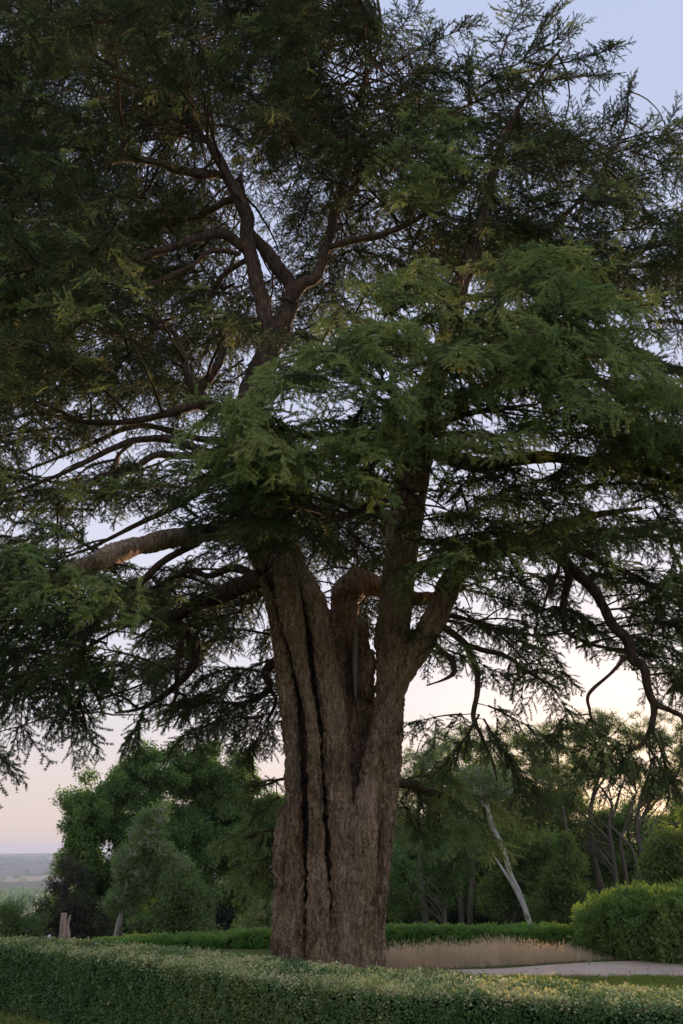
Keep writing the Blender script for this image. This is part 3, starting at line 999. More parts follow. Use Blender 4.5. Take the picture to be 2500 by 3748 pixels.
def bough(p0, p1, width, arch=0.12, spacing=0.27, size=1.0, droop=0.35, tilt=0.2, fresh=0.12):
    p0 = np.asarray(p0, float)
    p1 = np.asarray(p1, float)
    d = p1 - p0
    L = np.linalg.norm(d)
    if L < 0.2:
        return
    m = (p0 + p1) / 2 + np.array([0, 0, arch * L]) + rng.normal(size=3) * 0.06 * L
    n = max(6, int(L / 0.12))
    u = np.linspace(0, 1, n)[:, None]
    c = (1 - u) ** 2 * p0 + 2 * u * (1 - u) * m + u ** 2 * p1
    twigs.add(c, np.linspace(0.012 + 0.008 * L, 0.004, n), 5, cap=False)
    T = np.gradient(c, axis=0)
    T /= np.linalg.norm(T, axis=1)[:, None]
    nup = np.array([0, 0, 1.0]) + rng.normal(size=3) * tilt
    K = max(3, int(L / spacing))
    for k in range(K):
        t = 0.1 + 0.9 * (k + rng.uniform(0, 0.6)) / K
        i = min(int(t * (n - 1)), n - 1)
        tt = T[i]
        s = np.cross(nup, tt)
        s /= np.linalg.norm(s) + 1e-9
        up = np.cross(tt, s)
        prof = math.sin(math.pi * min(0.97, 0.22 + 0.72 * t)) ** 0.8
        for sg in (-1, 1):
            a = R(rng.uniform(35, 72))
            ln = width * prof * rng.uniform(0.45, 1.15)
            D = tt * math.cos(a) + s * sg * math.sin(a) + up * rng.normal() * 0.18
            D /= np.linalg.norm(D)
            q = max(1, int(ln / 0.28))
            w_ = np.linspace(0, 1, q + 2)[:, None]
            e = c[i] + D * ln * w_ + np.array([0, 0, -1.0]) * droop * ln * w_ ** 2
            twigs.add(e, np.linspace(0.009, 0.003, len(e)), 3, cap=False)
            for x in range(q + 1):
                b = e[x]
                dd = e[x + 1] - e[x]
                dd /= np.linalg.norm(dd) + 1e-9
                s2 = np.cross(up, dd)
                th = R(rng.uniform(15, 50)) * (1 if (x + k) % 2 else -1)
                if x == q:
                    th *= 0.2
                d2 = dd * math.cos(th) + s2 * math.sin(th) + np.array([0, 0, -1.0]) * rng.uniform(-0.05, droop)
                SP.append(b)
                SD.append(d2)
                SU.append(up + rng.normal(size=3) * 0.5)
                SS.append(size * rng.uniform(0.5, 1.25))
                SF.append(rng.random() < fresh * (0.6 + 0.7 * t))  # share of sprays in the paler needles painted as lit
    SP.append(c[-2])
    SD.append(T[-1] + rng.normal(size=3) * 0.1)
    SU.append(nup)
    SS.append(size)
    SF.append(rng.random() < fresh)


def connect(p):
    """thin curved branch from the nearest sensible limb point to p"""
    dv = limb_pts - p
    d = np.linalg.norm(dv * np.array([1, 1, 2.2]), axis=1)
    ra = np.linalg.norm(limb_pts[:, :2] - AX, axis=1)
    rp = np.linalg.norm(p[:2] - AX)
    cost = d + 1.2 * np.maximum(ra - rp, 0)
    i = int(np.argmin(cost))
    a = limb_pts[i]
    L = np.linalg.norm(p - a)
    if L < 0.05:
        return
    n = max(5, int(L / 0.15))
    u = np.linspace(0, 1, n)[:, None]
    m = a * 0.45 + p * 0.55 + np.array([0, 0, 0.1 * L]) + rng.normal(size=3) * 0.09 * L
    c = (1 - u) ** 2 * a + 2 * u * (1 - u) * m + u ** 2 * p
    c += fbm(c * 3.0, 2, 5)[:, None] * 0.04
    r0 = min(0.008 + 0.010 * L, max(0.015, limb_rad[i]))
    twigs.add(c, np.linspace(r0, 0.008, n), 6, cap=False)


def inside(x, y, P):
    r = False
    n = len(P)
    for i in range(n):
        x0, y0 = P[i]
        x1, y1 = P[(i + 1) % n]
        if (y0 > y) != (y1 > y) and x < (x1 - x0) * (y - y0) / (y1 - y0) + x0:
            r = not r
    return r


def region(poly, Y0, Y1, count, L=2.0, W=0.9, out=1.0, zdir=-0.08, side=0.0, size=1.0, droop=0.35, arch=0.12, spacing=0.27, fresh=0.12):
    """boughs whose middles fall inside a traced outline (1568-wide pixels), between two distances"""
    xs = [p[0] for p in poly]
    ys = [p[1] for p in poly]
    done = []
    for k in range(count):
        best, bd = None, -1
        for tr in range(6):
            for z in range(200):
                x, y = rng.uniform(min(xs), max(xs)), rng.uniform(min(ys), max(ys))
                if inside(x, y, poly):
                    break
            Y = rng.uniform(Y0, Y1)
            p = at(x * V15, y * V15, Y)
            dd = min([np.linalg.norm((p - q) * np.array([1, 0.8, 1.6])) for q in done], default=9)
            if dd > bd:
                best, bd = p, dd
        done.append(best)
        p = best
        rad = np.array([p[0] - AX[0], p[1] - AX[1], 0])
        rad /= np.linalg.norm(rad) + 1e-6
        d = rad * out + np.array([side, 0, zdir]) + rng.normal(size=3) * np.array([0.45, 0.45, 0.12])
        d /= np.linalg.norm(d)
        ln = L * rng.uniform(0.7, 1.25)
        a = p - d * ln * 0.5
        bough(a, p + d * ln * 0.5, W * rng.uniform(0.75, 1.2), arch=arch, size=size, droop=droop, spacing=spacing, fresh=fresh)
        connect(a)


def pb(x0, y0, Y0, x1, y1, Y1, W, **k):
    """single traced bough (1568-wide pixels)"""
    a = at(x0 * V15, y0 * V15, Y0)
    bough(a, at(x1 * V15, y1 * V15, Y1), W, **k)
    connect(a)


# crown above the frame: unseen, added to shade the upper left
region([(-250, -60), (760, -60), (700, -420), (300, -560), (-250, -420)], 11.5, 19, 46, 2.4, 1.1)
# upper left
region([(-60, -60), (720, -60), (720, 150), (700, 300), (560, 330), (420, 300), (250, 350), (-60, 420)], 15.5, 21.5, 112, 2.4, 1.1)
region([(-60, 380), (430, 380), (520, 520), (500, 800), (300, 840), (-60, 900)], 15.5, 21, 98, 2.4, 1.1)
region([(-60, 840), (520, 800), (500, 930), (300, 1000), (-60, 1060)], 15.5, 19, 20, 2.2, 1.0)
region([(-60, -60), (420, -60), (360, 250), (250, 420), (200, 560), (-60, 600)], 11.5, 14.2, 26, 2.0, 0.95)
region([(-60, 600), (230, 560), (300, 700), (180, 860), (-60, 960)], 11.5, 13.8, 18, 1.9, 0.9, fresh=0.25)
region([(520, -60), (720, -60), (740, 200), (640, 330), (520, 260)], 13.5, 16, 12, 2.0, 0.9)
# behind the upper fork
region([(560, 330), (760, 250), (850, 400), (840, 600), (720, 620), (600, 540)], 17, 21, 22, 2.0, 0.9)
region([(500, 700), (600, 640), (820, 640), (760, 760), (560, 800)], 17, 20, 12, 2.0, 0.9)
# top centre
region([(700, 60), (840, 60), (950, 110), (880, 200), (860, 420), (760, 460), (700, 300)], 14.5, 17.5, 22, 1.9, 0.85)
# right mass
region([(850, 240), (960, 190), (1080, 160), (1180, 190), (1260, 280), (1240, 520), (1000, 560), (850, 520)], 14.5, 18.5, 42, 2.0, 0.95)
region([(890, 310), (1010, 290), (1080, 340), (1070, 440), (900, 480)], 12.6, 13.8, 8, 1.5, 0.8, size=1.05, fresh=0.6)
region([(1240, 300), (1400, 320), (1620, 330), (1620, 640), (1420, 660), (1240, 560)], 14, 18, 30, 2.0, 0.95, fresh=0.25)
region([(850, 520), (1240, 530), (1400, 640), (1380, 700), (1100, 600), (860, 640)], 15, 19, 28, 2.0, 0.9)
region([(1400, 620), (1620, 600), (1620, 800), (1480, 780)], 14, 17, 9, 1.8, 0.85)
# the big bush turned to the viewer
region([(830, 690), (980, 640), (1150, 610), (1270, 590), (1370, 690), (1440, 780), (1300, 820), (1000, 820), (780, 800), (720, 760)], 10.3, 13.0, 34, 1.7, 0.8, zdir=-0.4, droop=0.45, fresh=0.85)
region([(640, 830), (800, 790), (1100, 800), (1430, 780), (1500, 900), (1480, 1000), (1250, 1010), (900, 1010), (620, 1020), (560, 960)], 10.0, 12.6, 42, 1.7, 0.8, zdir=-0.4, droop=0.45, fresh=0.85)
region([(560, 960), (700, 1000), (900, 1020), (860, 1080), (760, 1110), (560, 1120), (510, 1060)], 10.2, 12.6, 16, 1.6, 0.75, zdir=-0.35, droop=0.45, fresh=0.85)
region([(500, 1080), (640, 1100), (700, 1180), (680, 1240), (600, 1290), (560, 1200), (500, 1170)], 11.5, 13.8, 14, 1.5, 0.7)
region([(740, 1290), (900, 1270), (900, 1420), (800, 1440)], 18, 20.5, 8, 1.7, 0.7, droop=0.5)
region([(690, 1130), (900, 1100), (880, 1250), (740, 1260)], 16, 19, 16, 1.9, 0.85)
pb(900, 1070, 11.6, 1040, 1010, 10.6, 0.45, fresh=0.9)
pb(960, 1050, 11.4, 1160, 1030, 10.8, 0.4)
pb(560, 760, 12.4, 690, 770, 11.8, 0.4)
pb(620, 770, 12.4, 470, 715, 12.2, 0.35)
# right side under the bush
region([(1000, 1100), (1250, 1060), (1230, 1200), (1060, 1290), (990, 1330), (1000, 1200)], 12.6, 14.2, 12, 1.6, 0.75, droop=0.5, fresh=0.35)
region([(1250, 1050), (1620, 1100), (1620, 1420), (1450, 1330), (1300, 1240)], 12.6, 15.2, 17, 1.8, 0.8, droop=0.55, fresh=0.35)
region([(1040, 1130), (1350, 1060), (1350, 1250), (1060, 1350)], 15.5, 18.5, 7, 1.9, 0.85)
region([(1420, 820), (1620, 860), (1620, 1080), (1400, 1030)], 13.5, 17, 9, 1.9, 0.85)
region([(1400, 980), (1620, 1030), (1620, 1090), (1380, 1060)], 12, 13.2, 8, 1.8, 0.7, fresh=0.6)
region([(980, 1400), (1050, 1350), (1250, 1300), (1320, 1420), (1300, 1560), (1180, 1590), (1080, 1520), (960, 1540)], 14.5, 18, 17, 1.7, 0.7, droop=0.5, spacing=0.3)
region([(1330, 1300), (1620, 1380), (1620, 1580), (1500, 1540), (1380, 1480)], 14.2, 17, 14, 1.7, 0.7, droop=0.55, spacing=0.3)
for a in ((1100, 1640, 15.2, 1010, 1770, 15.0, .5), (1110, 1650, 15.2, 1190, 1790, 15.0, .5), (1060, 1640, 15.2, 950, 1660, 14.8, .4), (1130, 1700, 15.3, 1250, 1840, 15.1, .5),
          (1120, 1620, 15.2, 1250, 1690, 15, .5), (1380, 1690, 13.9, 1330, 1790, 13.7, .45), (1450, 1700, 13.9, 1400, 1810, 13.6, .5), (1490, 1660, 13.9, 1540, 1790, 13.7, .5),
          (1480, 1700, 13.9, 1560, 1830, 13.7, .5), (1300, 1640, 13.8, 1260, 1700, 13.7, .3), (1350, 1650, 13.8, 1420, 1720, 13.7, .35), (1560, 1640, 13.8, 1620, 1760, 13.6, .5)):
    pb(*a, droop=0.6, arch=0.05)
# left side, middle
region([(-60, 1080), (420, 1080), (430, 1170), (250, 1240), (180, 1290), (-60, 1330)], 12.5, 17, 19, 1.9, 0.8, fresh=0.3)
region([(-60, 1290), (180, 1290), (250, 1340), (230, 1400), (60, 1400), (-60, 1400)], 10.2, 11.6, 9, 1.6, 0.7, fresh=0.6)
region([(-60, 1380), (330, 1350), (330, 1470), (300, 1570), (160, 1600), (40, 1590), (-60, 1500)], 11.5, 14.5, 18, 1.7, 0.75, droop=0.55)
region([(230, 1310), (600, 1290), (620, 1480), (480, 1520), (330, 1480)], 15.5, 19, 24, 1.8, 0.75, droop=0.5, spacing=0.3)
region([(320, 1520), (640, 1520), (650, 1680), (560, 1700), (420, 1650), (330, 1620)], 15.5, 18.5, 16, 1.6, 0.65, droop=0.55, spacing=0.3)
for a in ((60, 1580, 12.8, 50, 1680, 12.6, .45), (180, 1590, 12.8, 200, 1700, 12.6, .45), (130, 1560, 13, 160, 1640, 12.8, .4), (330, 1640, 13.2, 300, 1690, 13, .35), (-60, 1700, 11.5, 15, 1750, 11.2, .3),
          (600, 1680, 17, 560, 1760, 17, .4), (480, 1210, 13.4, 400, 1200, 13, .35)):
    pb(*a, droop=0.6, arch=0.05)
# low, behind the foot
for a in ((650, 1790, 16.8, 540, 1830, 17.5, .5), (640, 1830, 17, 570, 1900, 17.6, .5), (640, 1915, 17, 510, 1935, 17.8, .5), (640, 1960, 17, 540, 2010, 17.7, .5), (630, 1990, 17, 580, 2050, 17.5, .4),
          (930, 1790, 16.5, 1060, 1800, 17, .6), (940, 1800, 16.5, 1000, 1880, 17, .6), (1040, 1830, 17.2, 1150, 1960, 17.6, .6), (1010, 1850, 17, 1060, 1930, 17.4, .55), (920, 1840, 16.6, 980, 1930, 17, .5), (1060, 1820, 17.2, 1190, 1880, 17.6, .5)):
    pb(*a, droop=0.5, fresh=0.85)
# tips against the sky, top right
for a in ((900, 150, 15.8, 1090, 60, 15.4, .45), (860, 120, 15.8, 960, 10, 15.6, .5), (800, 80, 16, 860, -30, 16, .5), (960, 170, 15.5, 1000, 110, 15.4, .35),
          (1100, 200, 15, 1330, 60, 14.6, .7), (1130, 180, 15, 1420, 110, 14.6, .45), (1180, 200, 15, 1400, 170, 14.7, .5), (1200, 140, 15, 1290, 20, 14.8, .6), (1150, 130, 15, 1210, 0, 15, .5),
          (1080, 240, 15, 1080, 130, 15, .5), (1400, 300, 16, 1450, 190, 15.8, .4), (1430, 320, 16, 1560, 280, 15.6, .45), (1350, 330, 16, 1420, 240, 15.8, .45), (1230, 300, 15.5, 1330, 270, 15.2, .4),
          (1500, 330, 15.6, 1600, 250, 15.4, .5), (640, 60, 14, 700, -30, 13.6, .5), (700, 160, 14, 740, 60, 13.8, .4)):
    pb(*a, droop=0.15, arch=0.02, tilt=0.5)

SP = np.array(SP)
SD = np.array(SD)
SU = np.array(SU)
SS = np.array(SS)
NV = 8
protos = [cedar_spray(100 + k) for k in range(NV)]
protos += [(v, f, np.where(m == 0, 2, m)) for v, f, m in protos]  # same sprays again in the painted-lit needle colour
o = scatter('crown', protos, SP - np.array([0, 15, 0]), eulers(SD, SU), SS, rng.integers(0, NV, len(SP)) + NV * np.array(SF, int), [M['needle'], M['twig'], M['lit_needle']], cedar)
o = twigs.build('twigs', M['twig'])
o['kind'] = 'stuff'
under(o, cedar)
print('sprays', len(SP), 'twig verts', twigs.n, 'trunk verts', nv)

#==TREES==
# ------------------------------------------------------------------ broadleaved trees behind
CL = [leaf_clump(200 + k) for k in range(6)]
CLS = [leaf_clump(230 + k, 0.34, 26, 0.085, 0.05) for k in range(6)]


def crown_points(lobes, density, r, shell=0.4, sub=14, airy=False):
    """lobes: (centre, radii); sub-blobs on each, clumps on the blobs"""
    P, D = [], []
    for c, rad in lobes:
        c = np.asarray(c)
        rad = np.asarray(rad)
        nb = sub
        u = r.normal(size=(nb, 3))
        u /= np.linalg.norm(u, axis=1)[:, None]
        bc = c + u * rad * (r.uniform(0.2, 1.05, nb) if airy else r.uniform(0.35, 0.78, nb))[:, None]
        br = rad.mean() * (r.uniform(0.16, 0.34, nb) if airy else r.uniform(0.3, 0.5, nb))
        for q, b in zip(bc, br):
            n = max(8, int(density * b * b * 24))
            w_ = r.normal(size=(n, 3))
            w_ /= np.linalg.norm(w_, axis=1)[:, None]
            rr = b * r.uniform(shell, 1.08, n) ** 0.8
            P.append(q + w_ * rr[:, None] * np.array([1, 1, 0.72]))
            D.append(w_)
    return np.concatenate(P), np.concatenate(D)


def broad_tree(name, label, lobes_px, trunk_px, mat, bark, density=1.0, seed=1, clumps=None, size=1.0, group=None, cat='tree', sub=14, branches=True, airy=False):
    """lobes_px: (x, y, Y, rx, ry) in photo pixels; trunk_px rows (x, y, Y, r px)"""
    r = np.random.default_rng(seed)
    lobes = []
    for x, y, Y, rx, ry in lobes_px:
        k = mpp(x, y, Y)
        lobes.append((at(x, y, Y), (rx * k, 0.5 * (rx + ry) * k * 0.85, ry * k)))
    base = None
    tb = Tubes()
    stems = trunk_px if trunk_px and isinstance(trunk_px[0], list) else ([trunk_px] if trunk_px else [])
    tops = []
    for s_ in stems:
        q = px_path(s_)
        g0 = q[0].copy()
        g0[2] = ground_z(g0[0], g0[1]) - 0.15
        first = base is None
        if first:
            base = g0[:3].copy()
        if first and q[0, 2] > g0[2]:
            q = np.vstack([g0 * [1, 1, 1, 1.15], q])
        q = spline(q, max(12, int(plen(q[:, :3]) / 0.25)))
        q[:, :3] += fbm(q[:, :3] * 0.8, 2, seed)[:, None] * np.array([0.12, 0.1, 0]) * np.linspace(0.2, 1, len(q))[:, None]
        tb.add(q[:, :3], np.maximum(q[:, 3], 0.01), 9)
        tops.append(q)
    if base is None:
        c = lobes[0][0]
        base = np.array([c[0], c[1], float(ground_z(c[0], c[1])) - 0.1])
        q = np.vstack([np.append(base, 0.14), np.append(c, 0.05)])
        q = spline(np.vstack([q[0], (q[0] + q[1]) / 2 + [0.1, 0.05, 0, 0], q[1]]), 12)
        tb.add(q[:, :3], q[:, 3], 7)
        tops.append(q)
    P, D = crown_points(lobes, density, r, sub=sub, airy=airy)
    keep = P[:, 2] > ground_z(P[:, 0], P[:, 1]) + 0.15
    P, D = P[keep], D[keep]
    if branches:
        sk = np.concatenate([q[len(q) // 3:] for q in tops])
        idx = r.choice(len(P), min(len(P), 16), replace=False)
        for i in idx:
            p = P[i]
            hd = np.linalg.norm(sk[:, :2] - p[:2], axis=1)
            cst = np.abs(sk[:, 2] - (p[2] - 0.9 * hd)) + 0.3 * hd
            a = sk[int(np.argmin(cst))]
            L = np.linalg.norm(p - a[:3])
            u = np.linspace(0, 1, 8)[:, None]
            m = (a[:3] + p) / 2 + np.array([0, 0, 0.1 * L]) + r.normal(size=3) * 0.16 * L
            tb.add((1 - u) ** 2 * a[:3] + 2 * u * (1 - u) * m + u ** 2 * p, np.linspace(min(a[3] * 0.7, 0.02 + 0.012 * L), 0.01, 8), 5, cap=False)
    root = thing(name, label, cat, tuple(base), group)
    under(tb.build('trunk', bark), root)
    cl = clumps or CL
    n = len(P)
    rot = r.uniform(0, 2 * math.pi, (n, 3)) * np.array([0.12, 0.12, 1])
    o = scatter('crown', cl, P - base, rot, size * r.uniform(0.7, 1.35, n), r.integers(0, len(cl), n), [mat, bark], root)
    return root


WG = 'trees of the wood beyond the hedges'
# left group
broad_tree('oak_tree', 'tallest dark green broadleaved tree, rounded top left of the cedar trunk', [(760, 2870, 50, 200, 180), (690, 2800, 49, 130, 105), (860, 2980, 50, 160, 170), (720, 3060, 48, 200, 170), (640, 3220, 48, 200, 150)],
           [(770, 3420, 50, 22), (765, 3200, 50, 18), (760, 2900, 50, 8)], M['oak'], M['wood_bark'], 2.1, 11, airy=True, sub=34)
broad_tree('oak_tree', 'broad dark green tree reaching out over the dark olive shrub', [(420, 2890, 46, 160, 140), (320, 2985, 45, 140, 115), (530, 2850, 47, 140, 115), (420, 3080, 46, 170, 150), (300, 3140, 45, 110, 110), (560, 3050, 46, 130, 150), (420, 3250, 46, 190, 130)],
           [(430, 3420, 46, 20), (430, 3200, 46, 16), (430, 2950, 46, 7)], M['oak'], M['wood_bark'], 2.1, 12, airy=True, sub=34)
broad_tree('oak_tree', 'dark broadleaved tree half hidden behind the cedar trunk', [(960, 3000, 52, 150, 140), (900, 3150, 51, 160, 150), (1040, 3080, 52, 130, 170), (960, 3280, 51, 170, 140), (1120, 3200, 52, 150, 200)],
           [(970, 3420, 52, 18), (970, 3200, 52, 14), (960, 3000, 52, 6)], M['oak'], M['wood_bark'], 2.1, 13, airy=True, sub=34)
broad_tree('young_tree', 'slender pale green young tree with white trunk before the dark oaks', [(560, 3010, 38, 70, 80), (520, 3110, 38, 110, 90), (590, 3140, 38, 90, 80), (480, 3190, 38, 70, 80), (550, 3220, 38, 110, 70), (460, 3290, 38, 60, 70)],
           [[(425, 3440, 38, 9), (434, 3390, 38, 8), (447, 3335, 38, 7), (470, 3250, 38, 6), (520, 3130, 38, 4), (560, 3000, 38, 2)], [(436, 3400, 38, 5), (452, 3350, 38, 4), (460, 3310, 38, 2)]], M['pale_leaf'], M['pale_bark'], 1.9, 14, CLS, airy=True, sub=26)
broad_tree('shrub', 'large rounded grey-green shrub at the foot of the pale young tree', [(650, 3240, 37, 90, 80), (620, 3340, 37, 110, 90), (710, 3330, 37, 90, 110), (540, 3390, 37, 80, 60), (730, 3410, 37, 70, 60)], None, M['pale_leaf'], M['wood_bark'], 1.3, 15, CLS, cat='shrub')
broad_tree('dark_shrub', 'dark olive twiggy shrub by the sawn log post', [(240, 3200, 42, 80, 80), (300, 3290, 42, 110, 110), (210, 3320, 42, 90, 110), (340, 3390, 42, 100, 70)], None, M['twiggy_leaf'], M['wood_bark'], 0.9, 16, CLS, cat='shrub')
broad_tree('clipped_shrub', 'round clipped dark green shrub against the distant valley', [(60, 3345, 35, 100, 90), (10, 3360, 35, 100, 90), (110, 3400, 35, 80, 70), (50, 3420, 35, 110, 60)], None, M['oak'], M['wood_bark'], 2.0, 17, CLS, size=0.7, cat='shrub')
broad_tree('shrub', 'small olive shrub with bare twigs close left of the cedar foot', [(960, 3340, 33, 50, 70), (930, 3400, 33, 70, 50), (1000, 3410, 33, 50, 60)], None, M['olive_leaf'], M['pale_bark'], 0.9, 18, CLS, cat='shrub')
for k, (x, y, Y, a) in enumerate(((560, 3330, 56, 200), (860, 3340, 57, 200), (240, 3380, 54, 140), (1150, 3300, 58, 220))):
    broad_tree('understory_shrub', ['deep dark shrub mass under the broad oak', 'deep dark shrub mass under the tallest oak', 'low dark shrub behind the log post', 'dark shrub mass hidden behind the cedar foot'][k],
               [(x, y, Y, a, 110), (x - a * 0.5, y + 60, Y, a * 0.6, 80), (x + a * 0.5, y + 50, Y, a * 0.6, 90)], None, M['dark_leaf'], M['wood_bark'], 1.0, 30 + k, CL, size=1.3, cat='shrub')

# right group: (label, lobes, trunk, material, density)
RT = [
    ('pale airy tree just right of the cedar trunk, top against the sky', [(1560, 2780, 55, 100, 90), (1500, 2870, 55, 90, 110), (1600, 2900, 55, 110, 110), (1480, 3000, 55, 110, 120)], [(1565, 3412, 55, 11), (1552, 3300, 55, 10), (1536, 3188, 55, 9), (1530, 3000, 55, 7), (1550, 2800, 55, 3)], 'pale_leaf', 0.7),
    ('olive tree with dense mid crown behind the leaning white birch', [(1840, 3080, 50, 110, 120), (1900, 3180, 50, 120, 120), (1820, 3260, 50, 110, 110), (1980, 3090, 50, 90, 110), (1960, 3280, 50, 110, 110)], [(1850, 3420, 50, 13), (1838, 3263, 50, 11), (1818, 3100, 50, 7)], 'olive_leaf', 0.95),
    ('tall thin tree with open crown above the white birch', [(1740, 2740, 54, 110, 90), (1800, 2830, 54, 110, 100), (1700, 2850, 54, 90, 90), (1780, 2930, 54, 100, 90)], [(1720, 3420, 54, 10), (1730, 3200, 54, 9), (1750, 3000, 54, 7), (1760, 2760, 54, 3)], 'olive_leaf', 0.62),
    ('tall sparse tree whose fine branches cross the sunset glow', [(1930, 2750, 52, 110, 110), (1990, 2860, 52, 90, 100), (1890, 2900, 52, 90, 100), (1960, 2970, 52, 110, 80)], [(2010, 3380, 52, 10), (1995, 3200, 52, 9), (1975, 3000, 52, 7), (1950, 2780, 52, 3)], 'olive_leaf', 0.6),
    ('tall tree with round domed crown against the pale sky', [(2220, 2650, 56, 130, 70), (2310, 2690, 56, 100, 70), (2130, 2700, 56, 100, 80), (2230, 2760, 56, 150, 80)], [(2212, 3312, 56, 12), (2190, 3200, 56, 11), (2170, 3114, 56, 9), (2163, 2960, 56, 8), (2200, 2800, 56, 5), (2225, 2660, 56, 3)], 'olive_leaf', 0.85),
    ('thin bare-stemmed tree forking before the sun glow', [(2120, 2830, 54, 70, 80), (2060, 2930, 54, 80, 80), (2100, 3040, 54, 80, 70)], [[(2261, 3296, 54, 9), (2249, 3163, 54, 8), (2228, 3030, 54, 7), (2237, 2940, 54, 5), (2187, 2865, 54, 3)], [(2240, 3000, 54, 5), (2270, 2900, 54, 4), (2300, 2800, 54, 2)]], 'olive_leaf', 0.5),
    ('slim crooked tree leaning left beyond the tall hedge', [(2300, 2820, 55, 60, 60), (2380, 2900, 55, 60, 70)], [[(2299, 3263, 55, 8), (2285, 3170, 55, 7), (2270, 3080, 55, 6), (2287, 3030, 55, 5), (2330, 2900, 55, 3)], [(2344, 3238, 53, 7), (2315, 3114, 53, 6), (2260, 3050, 53, 5), (2230, 3020, 53, 3)]], 'olive_leaf', 0.45),
    ('tree at the wood end with high crown over the tall hedge', [(2420, 2690, 55, 110, 90), (2500, 2770, 55, 100, 110), (2440, 2830, 55, 90, 80), (2540, 2900, 55, 90, 90)], [(2369, 3271, 55, 10), (2352, 3150, 55, 9), (2332, 2997, 55, 7), (2380, 2800, 55, 4)], 'olive_leaf', 0.7),
    ('leafy green tree with low crown standing over the tall hedge', [(2440, 3080, 44, 90, 110), (2500, 3160, 44, 110, 120), (2400, 3170, 44, 70, 90), (2470, 3260, 44, 120, 80), (2560, 3050, 44, 80, 110)], [(2450, 3400, 44, 14), (2450, 3200, 44, 10), (2460, 3050, 44, 5)], 'olive_leaf', 1.1),
    ('ivy-clad olive tree between the birch and the thin stems', [(2080, 3130, 47, 60, 110), (2050, 3230, 47, 80, 90), (2110, 3290, 47, 70, 80), (2020, 3330, 47, 100, 80)], [(2085, 3400, 47, 12), (2082, 3250, 47, 10), (2075, 3050, 47, 6), (2060, 2950, 47, 3)], 'olive_leaf', 0.9),
    ('small tree with drooping leaves right of the cedar foot', [(1640, 3230, 46, 60, 60), (1600, 3150, 46, 70, 70), (1690, 3130, 46, 70, 70), (1480, 3170, 46, 80, 90), (1450, 3280, 46, 70, 60)], [(1631, 3412, 46, 10), (1625, 3330, 46, 9), (1640, 3230, 46, 5), (1650, 3130, 46, 3)], 'oak', 0.85),
    ('tall airy tree filling the gap between cedar trunk and birch top', [(1640, 2720, 58, 100, 80), (1690, 2800, 58, 110, 90), (1590, 2840, 58, 100, 100), (1650, 2950, 58, 120, 90)], [(1690, 3400, 58, 10), (1680, 3200, 58, 9), (1660, 2980, 58, 7), (1645, 2740, 58, 3)], 'pale_leaf', 0.7),
    ('tall airy tree rising behind the ivy-clad olive', [(2040, 2720, 58, 110, 80), (2080, 2820, 58, 110, 90), (1990, 2800, 58, 90, 90), (2040, 2920, 58, 120, 80)], [(2060, 3380, 58, 10), (2055, 3200, 58, 9), (2050, 3000, 58, 7), (2040, 2740, 58, 3)], 'olive_leaf', 0.7),
    ('tall airy tree with narrow crown above the leaning birch', [(1850, 2740, 57, 90, 80), (1870, 2850, 57, 100, 100), (1830, 2960, 57, 100, 80)], [(1880, 3400, 57, 10), (1875, 3200, 57, 9), (1860, 3000, 57, 7), (1850, 2760, 57, 3)], 'olive_leaf', 0.72),
]
for k, (lab, lob, trk, mt, den) in enumerate(RT):
    broad_tree('woodland_tree', lab, lob, trk, M[mt], M['wood_bark'], den * (2.0 if den < 0.86 else 1.35), 50 + k, CLS if den < 0.86 else CL, group=WG, airy=den < 0.86, sub=26 if den < 0.86 else 16)
for k, x in enumerate(range(1400, 2640, 112)):
    r_ = np.random.default_rng(700 + k)
    y = 3040 + r_.uniform(-50, 40)
    broad_tree('woodland_tree', 'dim dense tree in the back row of the wood', [(x, y, 62, 100, 120), (x + 40, y + 130, 61, 110, 120), (x - 50, y + 160, 61, 100, 120), (x, y + 260, 60, 110, 110)],
               [(x, 3400, 62, 10), (x + r_.uniform(-20, 20), 3200, 62, 8), (x, y, 62, 4)], M['olive_leaf'] if k % 2 else M['oak'], M['wood_bark'], 0.9, 710 + k, CL, size=1.2, group='back row of the wood')
# leaning birch: white bare trunk
broad_tree('birch_tree', 'leaning white-trunked birch with a forked thin second stem', [(1740, 2880, 45, 90, 80), (1680, 2960, 45, 80, 70), (1810, 2870, 45, 80, 70)],
           [[(1952, 3425, 45, 11), (1930, 3346, 45, 10), (1897, 3263, 45, 9.5), (1863, 3188, 45, 9), (1838, 3097, 45, 8.5), (1809, 3031, 45, 9), (1780, 2964, 45, 8), (1751, 2923, 45, 5), (1735, 2890, 45, 2)],
            [(1935, 3360, 44.8, 7), (1905, 3296, 44.7, 6.5), (1870, 3230, 44.7, 6), (1830, 3170, 44.8, 4), (1800, 3130, 44.8, 2)],
            [(1800, 3015, 45, 5), (1785, 2950, 45.2, 5), (1788, 2900, 45.3, 2)]], M['pale_leaf'], M['pale_bark'], 1.3, 80, CLS, branches=False, airy=True, sub=22)
# dark interior of the wood
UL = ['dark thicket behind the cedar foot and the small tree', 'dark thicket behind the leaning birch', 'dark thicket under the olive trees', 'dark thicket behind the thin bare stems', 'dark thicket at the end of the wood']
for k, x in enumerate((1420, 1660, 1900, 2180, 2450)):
    broad_tree('thicket', UL[k], [(x, 3280, 64, 170, 130), (x - 100, 3180, 66, 130, 110), (x + 100, 3200, 66, 130, 120), (x, 3380, 62, 180, 90), (x + 30, 3090, 68, 120, 90)], None, M['dark_leaf'], M['wood_bark'], 0.9, 90 + k, CL, size=1.5, cat='thicket', group='thickets in the wood')

